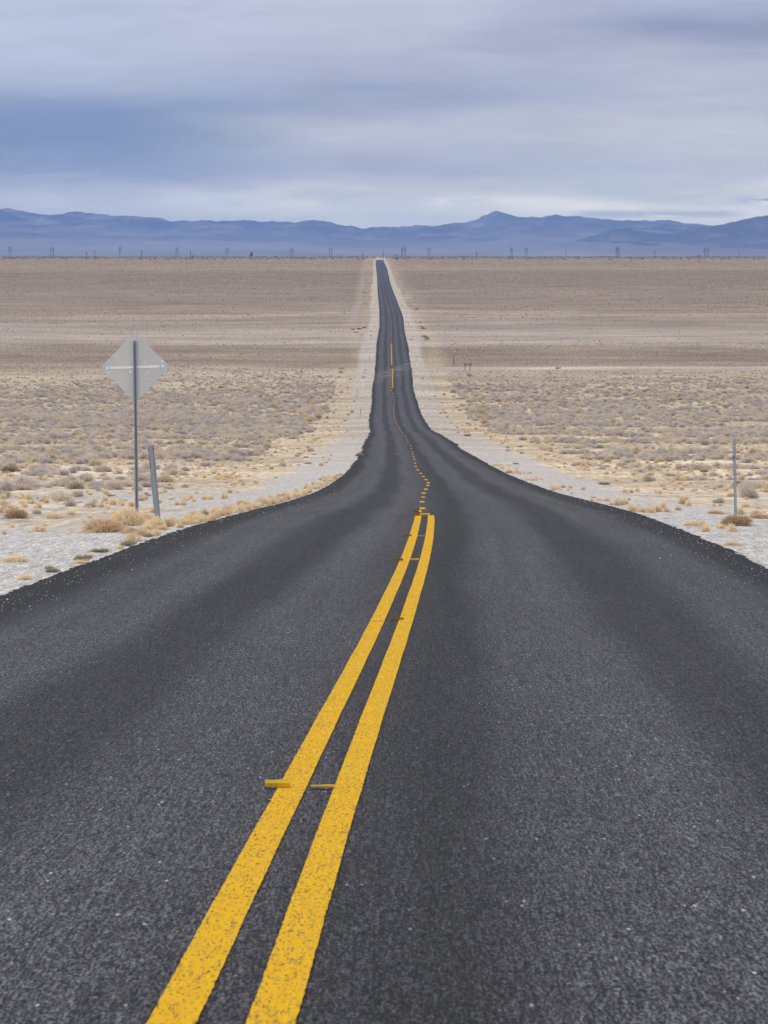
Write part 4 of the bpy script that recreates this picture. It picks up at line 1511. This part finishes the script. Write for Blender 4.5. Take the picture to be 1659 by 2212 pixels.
for pr, px, py, s_, sz, lb, ct in (
        (wd[2], 312, 1133, 0.7, 0.8, 'straw clump between the sign post and the leaning post', 'grass clump'),
        (wd[2], 285, 1152, 0.42, 0.6, 'small straw clump in the gravel below the diamond sign', 'grass clump'),
        (wd[2], 302, 1157, 0.40, 0.5, 'low straw clump in the gravel below the leaning post', 'grass clump'),
        (wd[2], 362, 1136, 0.6, 0.5, 'straw clump right of the leaning post at the pavement edge', 'grass clump'),
        (wd[2], 400, 1130, 0.45, 0.4, 'straw clump along the pavement edge right of the leaning post', 'grass clump'),
        (wd[1], 36, 1120, 0.75, 1.0, 'round golden-brown weed in the gravel at the far left', 'weed'),
        (wd[3], 190, 1040, 0.75, 0.8, 'round pale bush left of the sign post beside a white rock', 'shrub'),
        (wd[3], 1470, 1015, 0.8, 0.9, 'round pale bush left of the right steel post, out in the dry grass', 'shrub'),
        (wd[3], 1402, 1040, 0.75, 0.8, 'pale grey bush in the grass farther left of the right steel post', 'shrub'),
        (wd[1], 1100, 1022, 0.65, 0.9, 'tan weed beside the right road edge, alone on the gravel', 'weed'),
        (wd[1], 1545, 1110, 0.6, 0.5, 'brownish weed just left of the foot of the right steel post', 'weed'),
        (wd[1], 1640, 1120, 0.7, 0.6, 'dark brown weed at the right picture edge behind the gravel', 'weed'),
        (wd[1], 1580, 1073, 0.5, 0.9, 'small golden weed left of the large bare bush', 'weed'),
        (wd[2], 1500, 1136, 0.55, 0.4, 'flat straw patch at the right pavement edge', 'grass clump'),
        (wd[2], 32, 1214, 0.5, 0.4, 'flat straw patch in the gravel at the far left', 'grass clump'),
        (wd[2], 1583, 1178, 0.45, 0.3, 'flat straw patch in the gravel at the far right pavement edge', 'grass clump')):
    o = dup(pr)
    X_, z_, _ = at(px, py)
    place(o, X_, z_, s_, sz)
    for k_ in ('label', 'category', 'group', 'kind'):
        if k_ in o:
            del o[k_]
    tag(o, lb, ct)

# dark tumbleweed heaps caught beside the far road
G2 = 'dark tumbleweed heaps beside the distant road'
tw = [(1060, 665, 1.6), (1110, 812, 1.2), (1145, 882, 2.6), (1165, 975, 2.2), (1190, 995, 2.0), (1180, 1012, 1.6), (1085, 650, 1.6), (1125, 860, 1.8), (900, 605, 1.0), (1000, 862, 0.9),
      (900, 548, 0.9), (925, 433, 1.0), (985, 548, 1.2), (565, 655, 1.1), (475, 592, 1.4), (460, 872, 1.9), (545, 910, 0.9), (430, 955, 1.2), (538, 958, 1.0), (400, 888, 2.2), (330, 892, 1.9), (365, 925, 1.6), (475, 1360, 0.9), (465, 1395, 0.8), (455, 1445, 1.0),
      (1055, 522, 1.3), (605, 575, 0.9), (1000, 1010, 0.8), (485, 470, 1.4), (450, 465, 1.4), (300, 1470, 0.9), (195, 1618, 1.1), (110, 1632, 0.9), (1222, 1703, 0.5), (430, 1680, 0.4), (1140, 1460, 0.9), (1145, 1605, 0.6)]
for k, (x, y, s_) in enumerate(tw):
    px, py = z4(x, y)
    if k < 2:
        first_at(tumbles[k], px, py, s_, 0.5, 'dark brown tumbleweed heap right of the distant road' if k == 0 else 'dark tumbleweed heap on the right verge beyond the side road', 'tumbleweed', G2)
    else:
        o = hero(tumbles, px, py, s_ * 0.9, 0.5, 'dark tumbleweed heap, one of many along the %s of the distant road' % ('right' if x > 800 else 'left'), 'tumbleweed', G2)

# bare trees on the horizon
def bare_tree(px, ytop, ybase, wpx, label):
    zp_ = 5400.0
    Xf = (px - CX) / F * zp_
    g = float(ground(np.array([Xf]), np.array([zp_]))[0])
    h = CAMZ + (HY - ytop) / F * zp_ - g
    e = empty('bare_tree', (Xf, zp_, g))
    tag(e, label, 'tree')
    MB().tube((0, 0, -0.3), (0, 0, h * 0.4), 0.35, 0.2, n=6).build('trunk', M['bark'], e)
    cr = make_plant('crown', 420, wpx / 2 / F * zp_, h * 0.78, 0.16, M['bark'], int(px), base_frac=0.4, spread=0.1)
    cr.parent = e
    cr.location = (0, 0, h * 0.2)


bare_tree(D(0, 1627), TY(412), 0, 9, 'larger bare round tree on the horizon left of the road')
bare_tree(D(0, 1250), TY(434), 0, 5.5, 'smaller bare tree beside a utility pole on the left horizon')

# loose stones on shoulders and the dark pavement edge
r = np.random.default_rng(33)
N = 7000
ys = 34 + (r.random(N) ** 1.5) * 120
sd = r.random(N) < 0.5
o_ = np.where(r.random(N) < 0.5, r.normal(-0.15, 0.35, N), r.uniform(0, 5, N))
xs = np.where(sd, XL(ys) - o_, XR(ys) + o_)
sz_ = r.uniform(0.003, 0.009, N) * (1 + (r.random(N) < 0.03) * 1.3) * np.where(o_ < 0, 0.7, 1)
zs = np.where(o_ < 0.05, CAMZ - drop(ys), ground(xs, ys)) + sz_ * 0.2
oc = np.array([(1, 0, 0), (-1, 0, 0), (0, 1, 0), (0, -1, 0), (0, 0, 0.8), (0, 0, -0.6)], float)
of = np.array([(0, 2, 4), (2, 1, 4), (1, 3, 4), (3, 0, 4), (2, 0, 5), (1, 2, 5), (3, 1, 5), (0, 3, 5)])
an = r.uniform(0, 6.28, N)
pv = oc[None] * sz_[:, None, None] * r.uniform(0.6, 1.3, (N, 6, 1))
rx = pv[..., 0] * np.cos(an)[:, None] - pv[..., 1] * np.sin(an)[:, None] + xs[:, None]
ry = pv[..., 0] * np.sin(an)[:, None] + pv[..., 1] * np.cos(an)[:, None] + ys[:, None]
rzz = pv[..., 2] + zs[:, None]
st_ = np_mesh('loose_gravel', np.stack([rx, ry, rzz], -1).reshape(-1, 3), (of[None] + (np.arange(N) * 6)[:, None, None]).reshape(-1, 3), M['stone'])
tag(st_, 'loose pale stones strewn along the pavement edges', 'gravel', kind='stuff')


def rock(px, py, s_, label):
    X_, z_, g_ = at(px, py)
    rr = np.random.default_rng(int(px))
    b = bpy.data.meshes.new('rock')
    import bmesh
    bm = bmesh.new()
    bmesh.ops.create_icosphere(bm, subdivisions=2, radius=1)
    for v_ in bm.verts:
        k = 1 + rr.uniform(-0.16, 0.16)
        v_.co = (v_.co.x * s_ * k * 1.3, v_.co.y * s_ * k, v_.co.z * s_ * k * 0.7)
    bm.to_mesh(b)
    bm.free()
    b.materials.append(M['stone'])
    o = bpy.data.objects.new('rock', b)
    COL.objects.link(o)
    o.location = (X_, z_, g_ + s_ * 0.25)
    tag(o, label, 'rock')


rock(214, 1042, 0.13, 'pale rock beside the round bush left of the sign post')
rock(203, 1045, 0.08, 'smaller pale rock left of the other pale rock')


bpy.context.view_layer.update()
COUNT = NUM + ['%dth' % q for q in range(17, 60)]
for grp, txt in ((G1, 'golden-tan bushy clump %s of the road, %s counting away from the camera'), (G2, 'dark tumbleweed heap %s of the distant road, %s counting away from the camera')):
    mem = [o for o in bpy.data.objects if o.get('group') == grp]
    for sd_ in ('left', 'right'):
        side_m = sorted([o for o in mem if (o.location.x < float(XC(o.location.y))) == (sd_ == 'left')], key=lambda o: o.location.y)
        for k, o in enumerate(side_m):
            o['label'] = txt % (sd_, COUNT[k])


# ------------------------------------------------------------------ mountains
def mount_mat(name, dk):
    m, t, b = new_mat(name)
    g = t.new('ShaderNodeNewGeometry')
    pos = g.outputs['Position']
    sp = t.new('ShaderNodeSeparateXYZ')
    t.l.new(pos, sp.inputs[0])
    n1 = t.noise(t.scalev(pos, 1, 0.35, 2.5), 0.0045, 6, 0.65)
    n2 = t.noise(t.scalev(pos, 1, 0.3, 6), 0.0012, 4, 0.6)
    at_ = t.new('ShaderNodeAttribute', attribute_name='rocky')
    sc3 = t.new('ShaderNodeSeparateColor')
    t.l.new(at_.outputs['Color'], sc3.inputs[0])
    rk = t.math('ADD', sc3.outputs[0], t.math('MULTIPLY', t.math('SUBTRACT', n1, 0.5), 0.9))
    rockc = t.ramp(n1, [(0.36, (0.004, 0.004, 0.004)), (0.5, (0.10 * dk, 0.085 * dk, 0.09 * dk)), (0.66, (0.29 * dk, 0.245 * dk, 0.24 * dk))])
    fan = t.ramp(n2, [(0.40, (0.19, 0.165, 0.165)), (0.52, (0.235, 0.21, 0.21)), (0.66, (0.29, 0.26, 0.255))])
    t.l.new(t.mix(t.sstep(rk, 0.1, 0.95), fan, rockc), b.inputs['Base Color'])
    b.inputs['Roughness'].default_value = 1.0
    b.inputs['Specular IOR Level'].default_value = 0.0
    return m


M['mount'] = mount_mat('mountain_rock', 1.0)
M['hill'] = mount_mat('hill_rock', 0.7)


def ridged(x, y, seed, oct=5):
    s_, a, t_ = 0, 1.0, 0
    for k in range(oct):
        s_ = s_ + a * (1 - np.abs(2 * vnoise(x * 2 ** k, y * 2 ** k, seed + 13 * k) - 1))
        t_ += a
        a *= 0.52
    return s_ / t_


def mountain(name, sky_pts, Yf, Yp, Yb, x0, x1, nx, hf, seed, label, footk, mat='mount'):
    """front foot at Yf, crest at Yp, back at Yb (metres away); skyline given in picture points"""
    px = np.linspace(x0, x1, nx)
    sy = np.interp(px, [a for a, b_ in sky_pts], [b_ for a, b_ in sky_pts])
    sy = sy + (fbm(px / 12, px * 0, seed, 4) - 0.5) * 4.5 + (fbm(px / 3.5, px * 0 + 5, seed, 2) - 0.5) * 1.6
    hp = (HY - sy) * Yp / F + CAMZ
    ts = np.concatenate([np.linspace(0, 1, 90), 1 + np.linspace(0.03, 1, 14)])
    V, Rk = [], []
    for t_ in ts:
        if t_ <= 1:
            Y_ = Yf + (Yp - Yf) * t_
            X_ = (px - CX) / F * Yp
            wob_ = (fbm(X_ / 900, X_ * 0 + Y_ / 1500, seed + 3, 3) - 0.5)
            tt_ = np.clip(t_ + wob_ * 0.22 * t_ * (1 - t_) * 4, 0, 1)
            foot = hf + (hp - hf) * footk * tt_ ** 0.85
            steep = (hp - hf) * (1 - footk) * sst(0.48, 1.0, tt_)
            sp_ = ridged(X_ / 620, X_ * 0 + Y_ / 1500 + 3.7, seed + 9)
            sp2 = ridged(X_ / 170, X_ * 0 + Y_ / 700, seed + 19, 4)
            cut = np.clip((0.78 - sp_) * 1.8, 0, 1) * sst(0.40, 0.62, tt_) * (1 - sst(0.88, 1.0, tt_) * 0.97)
            cut2 = np.clip((0.7 - sp2), 0, 1) * 0.5 * sst(0.45, 0.6, tt_) * (1 - sst(0.85, 1.0, tt_))
            h = foot + steep * (1 - 0.9 * cut - 0.6 * cut2)
            rk = 0.15 + 0.75 * sst(0.30, 1.0, tt_ + (sp_ - 0.6) * 0.6)
        else:
            Y_ = Yp + (Yb - Yp) * (t_ - 1)
            X_ = (px - CX) / F * Yp
            h = hf + (hp - hf) * (1 - sst(0, 1, np.full(nx, t_ - 1)))
            rk = np.ones(nx)
        V.append(np.stack([X_, X_ * 0 + Y_, h], -1))
        Rk.append(rk)
    V = np.array(V)
    n_, m_2 = V.shape[:2]
    i = np.arange(n_ - 1)[:, None] * m_2 + np.arange(m_2 - 1)[None, :]
    q = np.stack([i, i + 1, i + m_2 + 1, i + m_2], -1).reshape(-1, 4)
    o = np_mesh(name, V.reshape(-1, 3), q, M[mat], smooth=True)
    rk = np.array(Rk).reshape(-1)
    a = o.data.color_attributes.new('rocky', 'FLOAT_COLOR', 'POINT')
    a.data.foreach_set('color', np.stack([rk, rk, rk, rk * 0 + 1], -1).astype(np.float32).ravel())
    tag(o, label, kind='structure')
    return o


S1 = [(0, 138), (45, 133), (90, 150), (135, 149), (200, 165), (310, 177), (430, 174), (475, 157), (515, 155), (545, 165), (580, 158), (620, 172), (655, 168), (700, 182), (760, 180), (800, 184), (860, 185), (920, 192), (1010, 192), (1060, 205), (1110, 220),
      (1180, 215), (1210, 210), (1250, 217), (1320, 211), (1400, 217), (1500, 215), (1575, 206), (1655, 215)]
S2 = [(0, 218), (60, 217), (115, 213), (160, 220), (265, 222), (320, 212), (350, 210), (410, 210), (470, 215), (520, 238), (620, 250), (700, 264), (740, 257), (840, 250), (930, 255), (1065, 242), (1130, 246), (1200, 243), (1270, 228), (1350, 222), (1430, 205),
      (1490, 170), (1500, 172), (1530, 155), (1570, 150), (1610, 162), (1655, 175)]
S3 = [(0, 178), (60, 193), (130, 188), (190, 193), (240, 178), (285, 170), (330, 185), (420, 182), (500, 195), (580, 203), (700, 210), (800, 213), (870, 212), (1010, 208), (1060, 220), (1130, 232), (1200, 233), (1300, 248), (1659, 262)]
SKY = [(a / 3, 405.5 + b_ / 3) for a, b_ in S1] + [(553 + a / 3, 405.5 + b_ / 3) for a, b_ in S2] + [(1106 + a / 3, 405.5 + b_ / 3) for a, b_ in S3]
SKY = [(-900, 455), (-500, 462), (-250, 448), (-100, 458)] + SKY + [(1800, 498), (2200, 488), (2600, 496)]
mountain('mountains', SKY, 15000, 26000, 33000, -800, 2500, 1500, 18, 5, 'long hazy blue mountain range across the horizon', 0.66)
S4 = [(250, 395), (300, 362), (370, 352), (440, 338), (500, 322), (560, 304), (650, 272), (700, 266), (760, 263), (800, 270), (830, 280), (900, 286), (960, 292), (1020, 296), (1080, 290), (1150, 272), (1220, 250), (1300, 250), (1350, 238), (1420, 231), (1450, 216), (1490, 215), (1530, 200),
      (1600, 185), (1640, 188), (1659, 178)]
SK4 = [(1106 + a / 3, 405.5 + b_ / 3) for a, b_ in S4] + [(1760, 452), (1900, 470), (2100, 462), (2500, 480)]
mountain('hills', SK4, 14500, 19500, 24000, 1190, 2500, 800, 10, 25, 'nearer darker rocky hills at the right of the range', 0.30, 'hill')

# basin floor beyond the plain's edge
bv = [(-9000, 9300, -16), (9000, 9300, -16), (9000, 36000, -15), (-9000, 36000, -15)]
bf = mesh_obj('basin_floor', bv, [(0, 1, 2, 3)], M['mount'])
tag(bf, 'hazy valley floor in front of the mountains', kind='structure')

# ------------------------------------------------------------------ haze
hz, t, b = new_mat('air_haze')
t.n.clear()
ho_ = t.new('ShaderNodeOutputMaterial')
pv_ = t.new('ShaderNodeVolumePrincipled')
pv_.inputs['Color'].default_value = (*HAZE_C, 1)
pv_.inputs['Density'].default_value = HAZE_D
pv_.inputs['Anisotropy'].default_value = 0.0
t.l.new(pv_.outputs[0], ho_.inputs['Volume'])
haze = MB().box((0, 17400, (HAZE_TOP - 110) / 2), (24000, 35200, HAZE_TOP + 110)).build('haze', hz)
tag(haze, 'thin blue haze filling the air over the valley', kind='stuff')
